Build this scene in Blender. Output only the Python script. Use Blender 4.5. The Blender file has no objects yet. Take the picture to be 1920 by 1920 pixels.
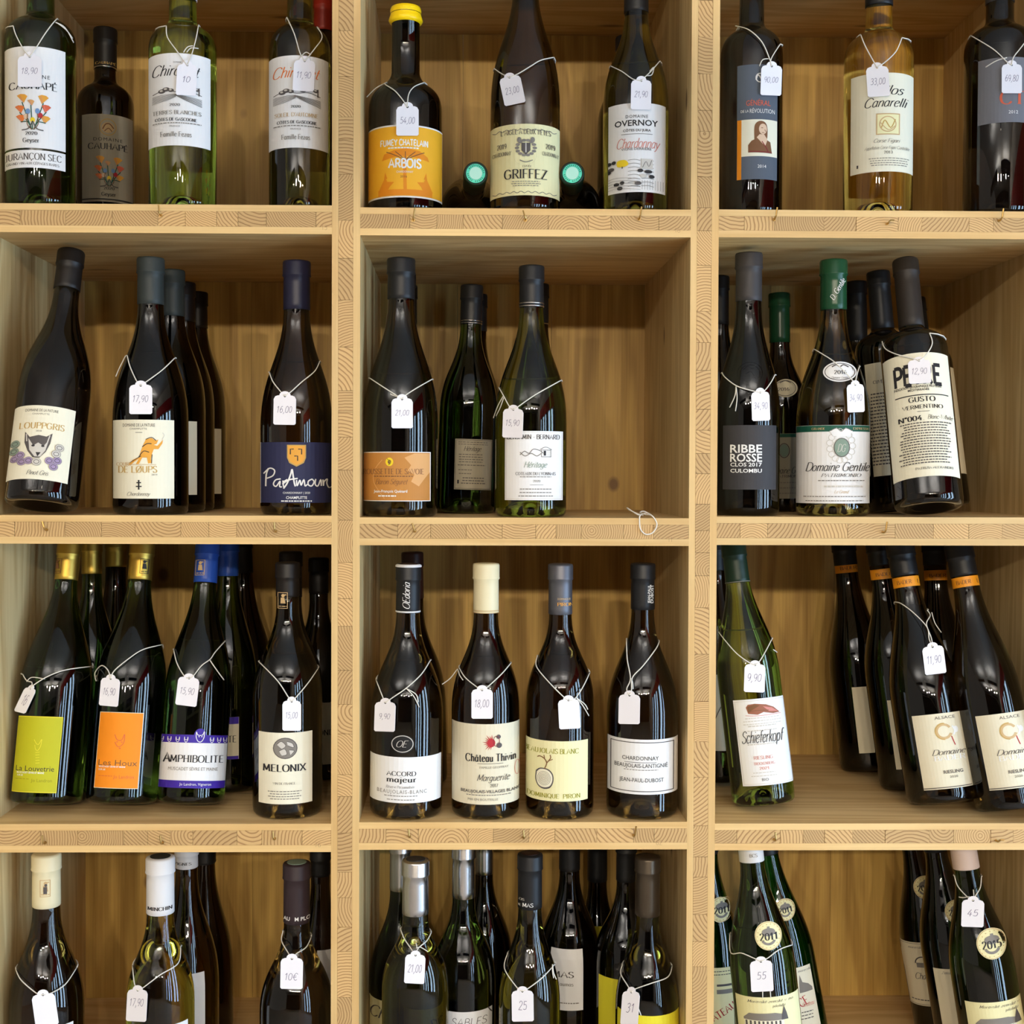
import bpy, math, random
from mathutils import Vector, Matrix, Quaternion
from mathutils.geometry import tessellate_polygon
R = math.radians
rnd = random.Random(7)
sc = bpy.context.scene
col = sc.collection

# ------------------------------------------------------------------ camera
FPX = 2400.0                      # focal length in pixels of the 1920 frame
CAM = Vector((0.0, -FPX/1580, 1.40))
YAW, PITCH, ROLL = math.atan(41/FPX), math.atan(40/FPX), 0.0034
SXP, SYP = 53, -27                # lens shift in pixels
Rm = Matrix.Rotation(-YAW, 3, 'Z') @ Matrix.Rotation(math.pi/2-PITCH, 3, 'X') @ Matrix.Rotation(ROLL, 3, 'Z')
cd = bpy.data.cameras.new('camera'); cam = bpy.data.objects.new('camera', cd); col.objects.link(cam)
cam.location = CAM; cam.rotation_euler = Rm.to_euler()
cd.sensor_width = 36; cd.lens = 36*FPX/1920; cd.shift_x = SXP/1920; cd.shift_y = SYP/1920; cd.clip_start = .05
sc.camera = cam
# ------------------------------------------------------------------ world, exposure
sc.view_settings.view_transform = 'Standard'; sc.view_settings.look = 'None'
sc.view_settings.gamma = 1; sc.view_settings.use_curve_mapping = False
sc.view_settings.exposure = 0.27
sc.cycles.max_bounces = 10; sc.cycles.transmission_bounces = 8; sc.cycles.glossy_bounces = 4; sc.cycles.diffuse_bounces = 4
sc.cycles.caustics_reflective = False; sc.cycles.caustics_refractive = False
sc.cycles.sample_clamp_indirect = 4
w = bpy.data.worlds.new('room_light'); sc.world = w; w.use_nodes = True
w.node_tree.nodes['Background'].inputs[0].default_value = (1.0, .90, .78, 1)
w.node_tree.nodes['Background'].inputs[1].default_value = 0.36

def area(name, loc, rot, sx, sy, power, colr):
    l = bpy.data.lights.new(name, 'AREA'); l.shape = 'RECTANGLE'; l.size = sx; l.size_y = sy
    l.energy = power; l.color = colr
    o = bpy.data.objects.new(name, l); o.location = loc; o.rotation_euler = rot; col.objects.link(o); return o
# daylight coming in through the shop window on the right
for _y, _w, _p in ((-.75, .22, 9), (-1.25, .30, 13), (-2.0, .22, 9), (-2.6, .34, 13), (-3.5, .3, 10)):
    area('window_daylight', (2.12, _y, 1.0), (0, R(90), 0), 1.7, _w, _p*1.5, (.48, .72, 1.0))
# added fill lamps in made-up pendant boxes, to brighten the ceiling
UP_FILL = [(-1.6, -3.0), (-1.6, -5.2), (.7, -3.0), (.7, -5.2)]
for _x, _y in UP_FILL:
    area('added_up_fill', (_x, _y, 2.305), (R(180), 0, 0), 1.5, .16, 46, (1.0, .96, .91))
# ceiling lamps
LAMPS = [(-1.7, -5.5), (-.8, -5.8), (0.0, -5.5), (.8, -5.8), (1.6, -5.5), (-.4, -3.6), (.5, -3.5)]
LAMP_P = 36
def lamp_light(x, y):
    l = bpy.data.lights.new('ceiling_lamp_light', 'AREA'); l.shape = 'DISK'; l.size = .11
    l.energy = LAMP_P; l.color = (1.0, .86, .66)
    o = bpy.data.objects.new('ceiling_lamp_light', l); o.location = (x, y, 2.655)
    d = Vector((x*.2, 0, 1.2)) - Vector((x, y, 2.655)); o.rotation_euler = d.to_track_quat('-Z', 'Y').to_euler()
    col.objects.link(o)
for _x, _y in LAMPS[:5]: lamp_light(_x, _y)

# ------------------------------------------------------------------ projection helpers (photograph pixels, 1920 frame)
def ray(px, py):
    return Rm @ Vector(((px-960+SXP)/FPX, (960-py+SYP)/FPX, -1))
def P(px, py, y):
    d = ray(px, py); return CAM + d*((y-CAM.y)/d.y)
RmT = Rm.transposed()
def proj(p):
    q = RmT @ (Vector(p)-CAM); return (960-SXP-FPX*q.x/q.z, 960+SYP+FPX*q.y/q.z)
def on_plane(px, py, p0, n):
    d = ray(px, py); return CAM + d*((p0-CAM).dot(n)/d.dot(n))

# ------------------------------------------------------------------ materials
MAT = {}
def srgb(c):
    return tuple(((v/255)/12.92 if v/255 <= .04045 else ((v/255+.055)/1.055)**2.4) for v in c)+(1,)
def mat(name, rgb, rough=.5, metal=0, trans=0, ior=1.5, spec=.5, coat=0):
    if name in MAT: return MAT[name]
    m = bpy.data.materials.new(name); m.use_nodes = True; b = m.node_tree.nodes['Principled BSDF']
    b.inputs['Base Color'].default_value = srgb(rgb); b.inputs['Roughness'].default_value = rough
    b.inputs['Metallic'].default_value = metal; b.inputs['Transmission Weight'].default_value = trans
    b.inputs['IOR'].default_value = ior; b.inputs['Specular IOR Level'].default_value = spec
    b.inputs['Coat Weight'].default_value = coat
    MAT[name] = m; return m
def nodes(m): return m.node_tree.nodes, m.node_tree.links, m.node_tree.nodes['Principled BSDF']

def wood(name, axis, c1, c2, knots=True, sc_=1.0, rough=.55, flat=1, ks=(3.2, 9.5)):
    """long grain timber, grain running along axis (0,1,2)"""
    m = mat(name, (200, 160, 110), rough); N, L, b = nodes(m)
    tc = N.new('ShaderNodeTexCoord'); oi = N.new('ShaderNodeObjectInfo')
    add = N.new('ShaderNodeVectorMath'); add.operation = 'MULTIPLY_ADD'
    comb = N.new('ShaderNodeCombineXYZ')
    for i, k in enumerate((13.0, 7.0, 11.0)):
        mu = N.new('ShaderNodeMath'); mu.operation = 'MULTIPLY'; mu.inputs[1].default_value = k
        L.new(oi.outputs['Random'], mu.inputs[0]); L.new(mu.outputs[0], comb.inputs[i])
    L.new(tc.outputs['Object'], add.inputs[0]); add.inputs[1].default_value = (1, 1, 1); L.new(comb.outputs[0], add.inputs[2])
    def mp(s_along, s_across):
        mm = N.new('ShaderNodeMapping'); s = [s_across]*3; s[axis] = s_along
        mm.inputs['Scale'].default_value = s; L.new(add.outputs[0], mm.inputs['Vector']); return mm
    m1 = mp(1.6*sc_, 16*sc_); n1 = N.new('ShaderNodeTexNoise'); n1.inputs['Scale'].default_value = 1; n1.inputs['Detail'].default_value = 3
    n1.inputs['Distortion'].default_value = .5
    L.new(m1.outputs[0], n1.inputs['Vector'])
    mul = N.new('ShaderNodeMath'); mul.operation = 'MULTIPLY'; mul.inputs[1].default_value = 42
    L.new(n1.outputs['Fac'], mul.inputs[0])
    sn = N.new('ShaderNodeMath'); sn.operation = 'SINE'; L.new(mul.outputs[0], sn.inputs[0])
    m2 = mp(8, 420); n2 = N.new('ShaderNodeTexNoise'); n2.inputs['Scale'].default_value = 1; n2.inputs['Detail'].default_value = 2
    L.new(m2.outputs[0], n2.inputs['Vector'])
    ma = N.new('ShaderNodeMath'); ma.operation = 'MULTIPLY_ADD'; ma.inputs[1].default_value = .30; ma.inputs[2].default_value = .0
    L.new(sn.outputs[0], ma.inputs[0])
    mb = N.new('ShaderNodeMath'); mb.operation = 'MULTIPLY_ADD'; mb.inputs[1].default_value = .80
    L.new(n2.outputs['Fac'], mb.inputs[0]); L.new(ma.outputs[0], mb.inputs[2])
    cr = N.new('ShaderNodeMix'); cr.data_type = 'RGBA'; cr.inputs['A'].default_value = srgb(c1); cr.inputs['B'].default_value = srgb(c2)
    L.new(mb.outputs[0], cr.inputs['Factor'])
    # broad tone drift
    m3 = mp(1.2, 5); n3 = N.new('ShaderNodeTexNoise'); n3.inputs['Scale'].default_value = 1; L.new(m3.outputs[0], n3.inputs['Vector'])
    hs = N.new('ShaderNodeHueSaturation'); L.new(cr.outputs['Result'], hs.inputs['Color'])
    vr = N.new('ShaderNodeMapRange'); vr.inputs[1].default_value = .3; vr.inputs[2].default_value = .7; vr.inputs[3].default_value = .86; vr.inputs[4].default_value = 1.10
    L.new(n3.outputs['Fac'], vr.inputs[0]); L.new(vr.outputs[0], hs.inputs['Value'])
    out = hs.outputs['Color']
    if knots:
        mk = mp(*ks); _s = list(mk.inputs['Scale'].default_value); _s[flat] = 0; mk.inputs['Scale'].default_value = _s; vo = N.new('ShaderNodeTexVoronoi'); vo.inputs['Scale'].default_value = 1; L.new(mk.outputs[0], vo.inputs['Vector'])
        # only some cells carry a knot
        sp = N.new('ShaderNodeSeparateColor'); L.new(vo.outputs['Color'], sp.inputs[0])
        gt = N.new('ShaderNodeMath'); gt.operation = 'GREATER_THAN'; gt.inputs[1].default_value = .35; L.new(sp.outputs[0], gt.inputs[0])
        kr = N.new('ShaderNodeMapRange'); kr.inputs[1].default_value = .06; kr.inputs[2].default_value = .12; kr.inputs[3].default_value = .8; kr.inputs[4].default_value = 0
        L.new(vo.outputs['Distance'], kr.inputs[0])
        km = N.new('ShaderNodeMath'); km.operation = 'MULTIPLY'; L.new(gt.outputs[0], km.inputs[0]); L.new(kr.outputs[0], km.inputs[1])
        mx = N.new('ShaderNodeMix'); mx.data_type = 'RGBA'; L.new(out, mx.inputs['A']); mx.inputs['B'].default_value = srgb((96, 60, 30))
        L.new(km.outputs[0], mx.inputs['Factor']); out = mx.outputs['Result']
    L.new(out, b.inputs['Base Color'])
    bp = N.new('ShaderNodeBump'); bp.inputs['Strength'].default_value = .12; bp.inputs['Distance'].default_value = .0006
    L.new(mb.outputs[0], bp.inputs['Height']); L.new(bp.outputs[0], b.inputs['Normal'])
    return m

def end_grain(name, c1, c2):
    """annual rings round a pith that lies outside or inside each little block; rings in the XZ plane"""
    m = mat(name, (205, 165, 115), .65); N, L, b = nodes(m)
    tc = N.new('ShaderNodeTexCoord'); oi = N.new('ShaderNodeObjectInfo')
    wn = N.new('ShaderNodeTexWhiteNoise'); wn.noise_dimensions = '1D'; L.new(oi.outputs['Random'], wn.inputs['W'])
    off = N.new('ShaderNodeVectorMath'); off.operation = 'SUBTRACT'; L.new(wn.outputs['Color'], off.inputs[0]); off.inputs[1].default_value = (.5, .5, .5)
    so = N.new('ShaderNodeVectorMath'); so.operation = 'MULTIPLY'; so.inputs[1].default_value = (.13, 0, .13); L.new(off.outputs[0], so.inputs[0])
    ad = N.new('ShaderNodeVectorMath'); ad.operation = 'ADD'; L.new(tc.outputs['Object'], ad.inputs[0]); L.new(so.outputs[0], ad.inputs[1])
    fl = N.new('ShaderNodeVectorMath'); fl.operation = 'MULTIPLY'; fl.inputs[1].default_value = (1, 0, 1); L.new(ad.outputs[0], fl.inputs[0])
    nz = N.new('ShaderNodeTexNoise'); nz.inputs['Scale'].default_value = 70; nz.inputs['Detail'].default_value = 1; L.new(ad.outputs[0], nz.inputs['Vector'])
    ln = N.new('ShaderNodeVectorMath'); ln.operation = 'LENGTH'; L.new(fl.outputs[0], ln.inputs[0])
    m1 = N.new('ShaderNodeMath'); m1.operation = 'MULTIPLY_ADD'; m1.inputs[1].default_value = .0035
    L.new(nz.outputs['Fac'], m1.inputs[0]); L.new(ln.outputs['Value'], m1.inputs[2])
    # ring frequency differs block to block
    fr = N.new('ShaderNodeMapRange'); fr.inputs[3].default_value = 190; fr.inputs[4].default_value = 400; L.new(oi.outputs['Random'], fr.inputs[0])
    m2 = N.new('ShaderNodeMath'); m2.operation = 'MULTIPLY'; L.new(m1.outputs[0], m2.inputs[0]); L.new(fr.outputs[0], m2.inputs[1])
    f = N.new('ShaderNodeMath'); f.operation = 'FRACT'; L.new(m2.outputs[0], f.inputs[0])
    cr = N.new('ShaderNodeValToRGB'); e = cr.color_ramp.elements
    e[0].position = 0; e[0].color = srgb(c1); e[1].position = .5; e[1].color = srgb(c1)
    k = e.new(.86); k.color = srgb(c2); k = e.new(.97); k.color = srgb(c1)
    L.new(f.outputs[0], cr.inputs[0])
    hs = N.new('ShaderNodeHueSaturation'); L.new(cr.outputs[0], hs.inputs['Color'])
    vr = N.new('ShaderNodeMapRange'); vr.inputs[3].default_value = .80; vr.inputs[4].default_value = 1.06
    sp = N.new('ShaderNodeSeparateColor'); L.new(wn.outputs['Color'], sp.inputs[0]); L.new(sp.outputs[1], vr.inputs[0]); L.new(vr.outputs[0], hs.inputs['Value'])
    L.new(hs.outputs[0], b.inputs['Base Color'])
    return m

# ------------------------------------------------------------------ object helpers
def link(name, verts, faces, m, parent=None, smooth=False, midx=None):
    me = bpy.data.meshes.new(name); me.from_pydata([tuple(v) for v in verts], [], faces)
    for x in (m if isinstance(m, (list, tuple)) else [m]): me.materials.append(x)
    if midx: me.polygons.foreach_set('material_index', midx)
    if smooth: me.polygons.foreach_set('use_smooth', [True]*len(me.polygons))
    me.update(); o = bpy.data.objects.new(name, me); col.objects.link(o)
    if parent: o.parent = parent
    return o
def thing(name, loc, label, cat, group=None):
    o = bpy.data.objects.new(name, None); o.empty_display_size = .02; o.location = loc; col.objects.link(o)
    o['label'] = label; o['category'] = cat
    if group: o['group'] = group
    return o
def box_vf(x0, x1, y0, y1, z0, z1, V=None, F=None):
    V = [] if V is None else V; F = [] if F is None else F; n = len(V)
    V += [(x0,y0,z0),(x1,y0,z0),(x1,y1,z0),(x0,y1,z0),(x0,y0,z1),(x1,y0,z1),(x1,y1,z1),(x0,y1,z1)]
    F += [[n+i for i in f] for f in ((0,3,2,1),(4,5,6,7),(0,1,5,4),(1,2,6,5),(2,3,7,6),(3,0,4,7))]
    return V, F
def boxo(name, x0, x1, y0, y1, z0, z1, m, parent=None, bev=0):
    """box with its origin at its own centre"""
    c = Vector(((x0+x1)/2, (y0+y1)/2, (z0+z1)/2))
    V, F = box_vf(x0-c.x, x1-c.x, y0-c.y, y1-c.y, z0-c.z, z1-c.z)
    o = link(name, V, F, m, parent); o.location = c
    if bev:
        b = o.modifiers.new('edge', 'BEVEL'); b.width = bev; b.segments = 1; b.limit_method = 'NONE'
    return o
def tube_vf(pts, r, seg=6, V=None, F=None):
    V = [] if V is None else V; F = [] if F is None else F; base = len(V); n = len(pts)
    pr = None
    for i, p in enumerate(pts):
        t = (pts[min(i+1, n-1)]-pts[max(i-1, 0)])
        t = t.normalized() if t.length > 1e-9 else Vector((0, 0, 1))
        if pr is None: pr = t.orthogonal().normalized()
        pr = (pr-t*pr.dot(t)); pr = pr.normalized() if pr.length > 1e-6 else t.orthogonal().normalized()
        q = t.cross(pr)
        for k in range(seg):
            a = 2*math.pi*k/seg; V.append(tuple(p+pr*(r*math.cos(a))+q*(r*math.sin(a))))
    for i in range(n-1):
        for k in range(seg):
            a = base+i*seg+k; b = base+i*seg+(k+1) % seg; F.append([a, b, b+seg, a+seg])
    F.append([base+k for k in range(seg)][::-1]); F.append([base+(n-1)*seg+k for k in range(seg)])
    return V, F
def lathe_vf(prof, seg=40, cap0=True, cap1=True):
    V = []; F = []
    for r, z in prof:
        for k in range(seg):
            a = 2*math.pi*k/seg; V.append((r*math.sin(a), -r*math.cos(a), z))
    for i in range(len(prof)-1):
        for k in range(seg):
            a = i*seg+k; b = i*seg+(k+1) % seg; F.append([a, b, b+seg, a+seg])
    if cap0: F.append([k for k in range(seg)][::-1])
    if cap1: F.append([(len(prof)-1)*seg+k for k in range(seg)])
    return V, F
def catmull(pts, n=5):
    if len(pts) < 3: return list(pts)
    out = []
    for i in range(len(pts)-1):
        p0 = pts[max(i-1, 0)]; p1 = pts[i]; p2 = pts[i+1]; p3 = pts[min(i+2, len(pts)-1)]
        for k in range(n):
            t = k/n
            out.append(tuple(.5*((2*b)+(-a+c)*t+(2*a-5*b+4*c-d)*t*t+(-a+3*b-3*c+d)*t**3) for a, b, c, d in zip(p0, p1, p2, p3)))
    out.append(tuple(pts[-1])); return out

# ------------------------------------------------------------------ lettering: a stroke alphabet and the built-in face
G = {}
def _g(s):
    for ln in s.strip().split('\n'):
        k, w_, st = ln.split(' ', 2)
        G[k] = (float(w_), [([tuple(map(float, p.split(','))) for p in q.lstrip('~').split()], q.startswith('~')) for q in st.split('|')])
_g('''A 8 0,0 4,10 8,0|1.6,3.6 6.4,3.6
B 6.8 1,0 1,10|~1,10 4,10 5.9,8.9 5.9,6.6 4,5.4 1,5.4|~1,5.4 4.6,5.3 6.6,4.2 6.6,1.4 4.6,0 1,0
C 8 ~7.6,8.2 6,9.7 3.8,10 1.4,8.6 .4,5 1.4,1.4 3.8,0 6,.3 7.6,1.9
D 8.2 1,0 1,10|~1,10 4.4,10 7,8.6 8,5 7,1.4 4.4,0 1,0
E 6.6 1,0 1,10|1,10 6.3,10|1,5.2 5.2,5.2|1,0 6.5,0
F 6.2 1,0 1,10|1,10 6.2,10|1,5.2 5.2,5.2
G 8.6 ~7.6,8.2 6,9.7 3.8,10 1.4,8.6 .4,5 1.4,1.4 3.8,0 6.2,.4 7.6,1.4|7.6,1.2 7.6,4.6|5.4,4.6 8.4,4.6
H 8 1,0 1,10|7,0 7,10|1,5.2 7,5.2
I 2.4 1.2,0 1.2,10
J 4.6 ~3.4,10 3.4,2.4 2.6,.3 .6,0
K 7.8 1,0 1,10|7,10 1,4.4|3,6.2 7.6,0
L 6.4 1,0 1,10|1,0 6.4,0
M 9.6 1,0 1.4,10|1.4,10 4.8,1.6|4.8,1.6 8.2,10|8.2,10 8.8,0
N 8.4 1,0 1,10|1,10 7.4,0|7.4,0 7.4,10
O 9 ~4.5,10 1.6,8.8 .4,5 1.6,1.2 4.5,0 7.4,1.2 8.6,5 7.4,8.8 4.5,10
P 6.8 1,0 1,10|~1,10 4.4,10 6.5,8.8 6.5,6 4.4,4.8 1,4.8
Q 9 ~4.5,10 1.6,8.8 .4,5 1.6,1.2 4.5,0 7.4,1.2 8.6,5 7.4,8.8 4.5,10|5,2.4 8.6,-1.6
R 7.4 1,0 1,10|~1,10 4.2,10 6.2,8.9 6.2,6.2 4.2,5 1,5|3.6,5 7.2,0
S 6.4 ~5.8,8.4 4.6,9.8 2.6,10 .8,8.6 1,6.6 3.4,5.2 5.6,3.6 5.8,1.4 3.8,0 1.6,.2 .4,1.9
T 7.4 3.7,0 3.7,10|.2,10 7.2,10
U 8 ~1,10 1,3 2,.6 4.2,0 6.2,.8 7,3 7,10
V 8 0,10 4,0 8,10
W 11 0,10 2.9,0 5.5,9 8.1,0 11,10
X 7.8 .2,10 7.4,0|7.2,10 .4,0
Y 7.6 .1,10 3.8,4.8|7.5,10 3.8,4.8|3.8,4.8 3.8,0
Z 7 .6,10 6.6,10|6.6,10 .4,0|.4,0 6.8,0
a 5.6 ~4.6,5 3,6.5 1.2,5.6 .5,3.2 1.2,.6 2.8,0 4.4,1.6|4.7,6.3 4.7,1 5.6,.1
b 5.6 1,10 1,.4|~1,4.6 2.6,6.4 4.4,5.8 5.2,3.2 4.2,.5 2.4,0 1,1.2
c 5 ~4.6,5.2 3.2,6.5 1.4,5.8 .5,3.2 1.4,.6 3.2,0 4.8,1.2
d 5.8 ~4.6,5 3,6.5 1.2,5.6 .5,3.2 1.2,.6 2.8,0 4.6,1.6|4.7,10 4.7,.1
e 5.2 ~.6,3.4 3,3.8 4.6,4.6 4,6.2 2.6,6.5 1,5.4 .5,3 1.4,.6 3,0 4.8,1.2
f 3.8 ~4.2,9.4 3,10 2,9 1.8,6 1.8,0|.4,6.2 3.6,6.2
g 5.6 ~4.6,5 3,6.5 1.2,5.6 .5,3.4 1.2,1 2.8,.3 4.6,2|~4.7,6.3 4.7,-1 3.6,-3 1.6,-3 .6,-1.8
h 5.8 1,10 1,0|~1,4.4 2.8,6.4 4.4,6 4.9,4.4 4.9,0
i 2.2 1.1,6.3 1.1,0|1.1,8.6 1.1,9.2
j 2.4 ~1.3,6.3 1.3,-1.2 .6,-2.8 -.8,-3|1.3,8.6 1.3,9.2
k 5.2 1,10 1,0|4.6,6.3 1,2.8|2.2,3.8 5,0
l 2.2 1.1,10 1.1,.3
m 8.8 1,6.3 1,0|~1,4.4 2.6,6.4 4,5.8 4.4,4.2 4.4,0|~4.4,4.4 6.2,6.4 7.6,5.8 8,4.2 8,0
n 5.8 1,6.3 1,0|~1,4.4 2.8,6.4 4.4,6 4.9,4.4 4.9,0
o 5.6 ~2.8,6.5 1,5.6 .4,3.2 1,.8 2.8,0 4.6,.8 5.2,3.2 4.6,5.6 2.8,6.5
p 5.8 1,6.3 1,-3|~1,4.6 2.6,6.4 4.4,5.8 5.2,3.2 4.2,.5 2.4,0 1,1.2
q 5.6 ~4.6,5 3,6.5 1.2,5.6 .5,3.2 1.2,.6 2.8,0 4.6,1.6|4.7,6.3 4.7,-3
r 4 1,6.3 1,0|~1,4.2 2.4,6.2 3.8,6.2
s 4.6 ~4,5.4 2.6,6.5 1,5.8 1,4.4 3,3.2 4.1,1.8 3,.1 1.4,0 .4,1
t 3.6 ~1.8,9 1.8,1.4 2.6,.1 3.8,.5|.4,6.2 3.4,6.2
u 5.8 ~1,6.3 1,2 1.8,.2 3.4,.2 4.8,2|4.8,6.3 4.8,0
v 5.2 .2,6.3 2.6,0 5,6.3
w 7.6 .2,6.3 2.1,0 3.8,5.6 5.6,0 7.4,6.3
x 5.2 .3,6.3 4.9,0|4.7,6.3 .4,0
y 5.2 .2,6.3 2.7,.3|~5,6.3 2.6,-.6 1.2,-3 0,-3
z 5 .5,6.3 4.6,6.3|4.6,6.3 .3,0|.3,0 4.8,0
0 6 ~3,10 1,8.6 .4,5 1,1.4 3,0 5,1.4 5.6,5 5,8.6 3,10
1 4.6 .4,7.4 2.6,10|2.6,10 2.6,0
2 6 ~.7,7.6 1.6,9.6 3.4,10 5,8.8 4.8,6.4 .5,0|.5,0 5.8,0
3 5.8 ~.8,8.8 2.8,10 4.8,9 4.6,6.6 2.4,5.4|~2.4,5.4 5,4.6 5.2,1.8 3.2,0 .5,.9
4 6.2 4,10 .3,3|.3,3 6,3|4.2,6 4.2,0
5 5.8 5,10 1.4,10|1.4,10 1,5.6|~1,5.6 3.6,6.2 5.3,4.2 4.9,1.2 2.8,0 .5,.7
6 6 ~5,9.4 3,9.6 1.2,7 .5,3.4 1.4,.6 3,0 5,1 5.4,3.6 4,5.8 2,5.6 .7,3.6
7 5.8 .4,10 5.5,10|5.5,10 2.2,0
8 6 ~3,5.4 1.2,6.6 1.1,8.8 3,10 4.9,8.8 4.8,6.6 3,5.4 .8,4 .6,1.4 3,0 5.4,1.4 5.2,4 3,5.4
9 6 ~5.4,6.6 4.4,4.6 2.4,4.2 .8,5.6 .8,8.6 2.6,10 4.6,9.4 5.4,6.6 5,2.6 3,0
, 2.4 ~1.4,1 1.4,-.4 .4,-2
. 2.2 .8,0 1.4,.4
- 4 .6,3.8 3.4,3.8
' 2 1,10 .7,7.6
| 2.4 1.2,-1 1.2,10
& 7 ~6.6,0 1.6,7.6 2.6,10 4.4,8.6 3.6,6 .8,3 1,.8 3,0 6.4,4.4
€ 7 ~6.6,8.6 4.8,10 2.4,8.6 1.4,5 2.4,1.2 4.8,0 6.6,1.2|.2,6 5.2,6|.2,4 5,4
° 3 ~1.5,10 .6,9.2 .6,8.2 1.5,7.4 2.4,8.2 2.4,9.2 1.5,10''')
ACC = {'É': ('E', 'a'), 'È': ('E', 'g'), 'é': ('e', 'a'), 'è': ('e', 'g'), 'ê': ('e', 'c'), 'â': ('a', 'c'), 'Ô': ('O', 'c'), 'ô': ('o', 'c'),
       'Ê': ('E', 'c'), 'À': ('A', 'g'), 'Ç': ('C', 'd'), 'Œ': ('O', ''), 'ø': ('o', '/'), 'Ø': ('O', '/')}
def glyph(ch):
    if ch in G: return G[ch]
    if ch in ACC:
        b, a = ACC[ch]; w_, st = G[b]; top = 10.8 if b.isupper() else 7.6; c = w_/2
        ex = {'a': [(c, top), (c+1.2, top+1.6)], 'g': [(c, top), (c-1.2, top+1.6)], 'c': [(c-1.3, top), (c, top+1.3), (c+1.3, top)],
              'd': [(c, 0), (c+.3, -1.2), (c-.8, -2)], '/': [(.2, -.5), (w_-.2, (10.5 if b.isupper() else 7))]}.get(a)
        return (w_, st+([(ex, False)] if ex else []))
    return (4, [])
def stroke_quads(pts, wfun):
    """ribbon along pts, width from direction"""
    V = []; n = len(pts)
    for i, p in enumerate(pts):
        a = pts[max(i-1, 0)]; b = pts[min(i+1, n-1)]
        dx, dy = b[0]-a[0], b[1]-a[1]; l = math.hypot(dx, dy) or 1
        wd = wfun(dx/l, dy/l)/2
        V.append((p[0]-dy/l*wd, p[1]+dx/l*wd)); V.append((p[0]+dy/l*wd, p[1]-dx/l*wd))
    return V, [[2*i, 2*i+1, 2*i+3, 2*i+2] for i in range(n-1)]
STY = {'serif': (.6, 1.75, 0, 1), 'serifb': (.7, 2.2, 0, 1), 'script': (.5, 1.15, .38, 0), 'hand': (.65, .8, .18, 0), 'brush': (1.1, 1.7, .2, 0), 'fine': (.5, .6, 0, 0),
       'mono': (1.0, 1.0, 0, 0), 'heavy': (2.0, 2.4, 0, 0), 'italic': (.4, 1.3, .3, 1)}
def stroke_text(s, style):
    t0, t1, sh, ser = STY[style]; wf = lambda dx, dy: t0+(t1-t0)*abs(dy)**1.6
    V = []; F = []; x = 0
    for ch in s:
        if ch == ' ': x += 4; continue
        w_, st = glyph(ch)
        for pts, sm in st:
            if style in ('hand', 'brush'): pts = [(a+rnd.uniform(-.25, .25), b+rnd.uniform(-.3, .3)) for a, b in pts]
            q = catmull(pts, 4) if sm else pts
            q = [(a+x+b*sh, b) for a, b in q]
            v, f = stroke_quads(q, wf); n = len(V); V += v; F += [[n+i for i in g] for g in f]
            if ser and not sm and abs(pts[-1][1]-pts[0][1]) > 3:
                for e in (q[0], q[-1]):
                    if e[1] in (0, 10, 6.3):
                        n = len(V); hw = 1.35; hh = .28; yy = e[1]+(hh if e[1] == 0 else -hh)
                        V += [(e[0]-hw, yy-hh), (e[0]+hw, yy-hh), (e[0]+hw, yy+hh), (e[0]-hw, yy+hh)]; F.append([n, n+1, n+2, n+3])
        x += w_+(1.3 if style not in ('script', 'brush') else .5)
    return V, F, x-1
_gc = {}
def _font_mesh(s, bold):
    c = bpy.data.curves.new('t', 'FONT'); c.body = s; c.size = 1; c.resolution_u = 2
    if bold: c.offset = .018
    o = bpy.data.objects.new('t', c); col.objects.link(o); dg = bpy.context.evaluated_depsgraph_get(); dg.update()
    me = bpy.data.meshes.new_from_object(o.evaluated_get(dg)); v = [(q.co.x, q.co.y) for q in me.vertices]; f = [list(p.vertices) for p in me.polygons]
    bpy.data.objects.remove(o); bpy.data.curves.remove(c); bpy.data.meshes.remove(me); return v, f
def sans_text(s, bold=False, track=0):
    V = []; F = []; x = 0
    for ch in s:
        if ch == ' ': x += .28; continue
        k = (ch, bold)
        if k not in _gc:
            v, f = _font_mesh(ch, bold); vi, _ = _font_mesh('I', bold); vp, _ = _font_mesh(ch+'I', bold)
            adv = (max(a for a, b in vp)-max(a for a, b in vi)) if v else .3
            _gc[k] = (v, f, adv)
        v, f, adv = _gc[k]; n = len(V); V += [(a+x, b) for a, b in v]; F += [[n+i for i in g] for g in f]; x += adv+track
    return V, F, x

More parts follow.
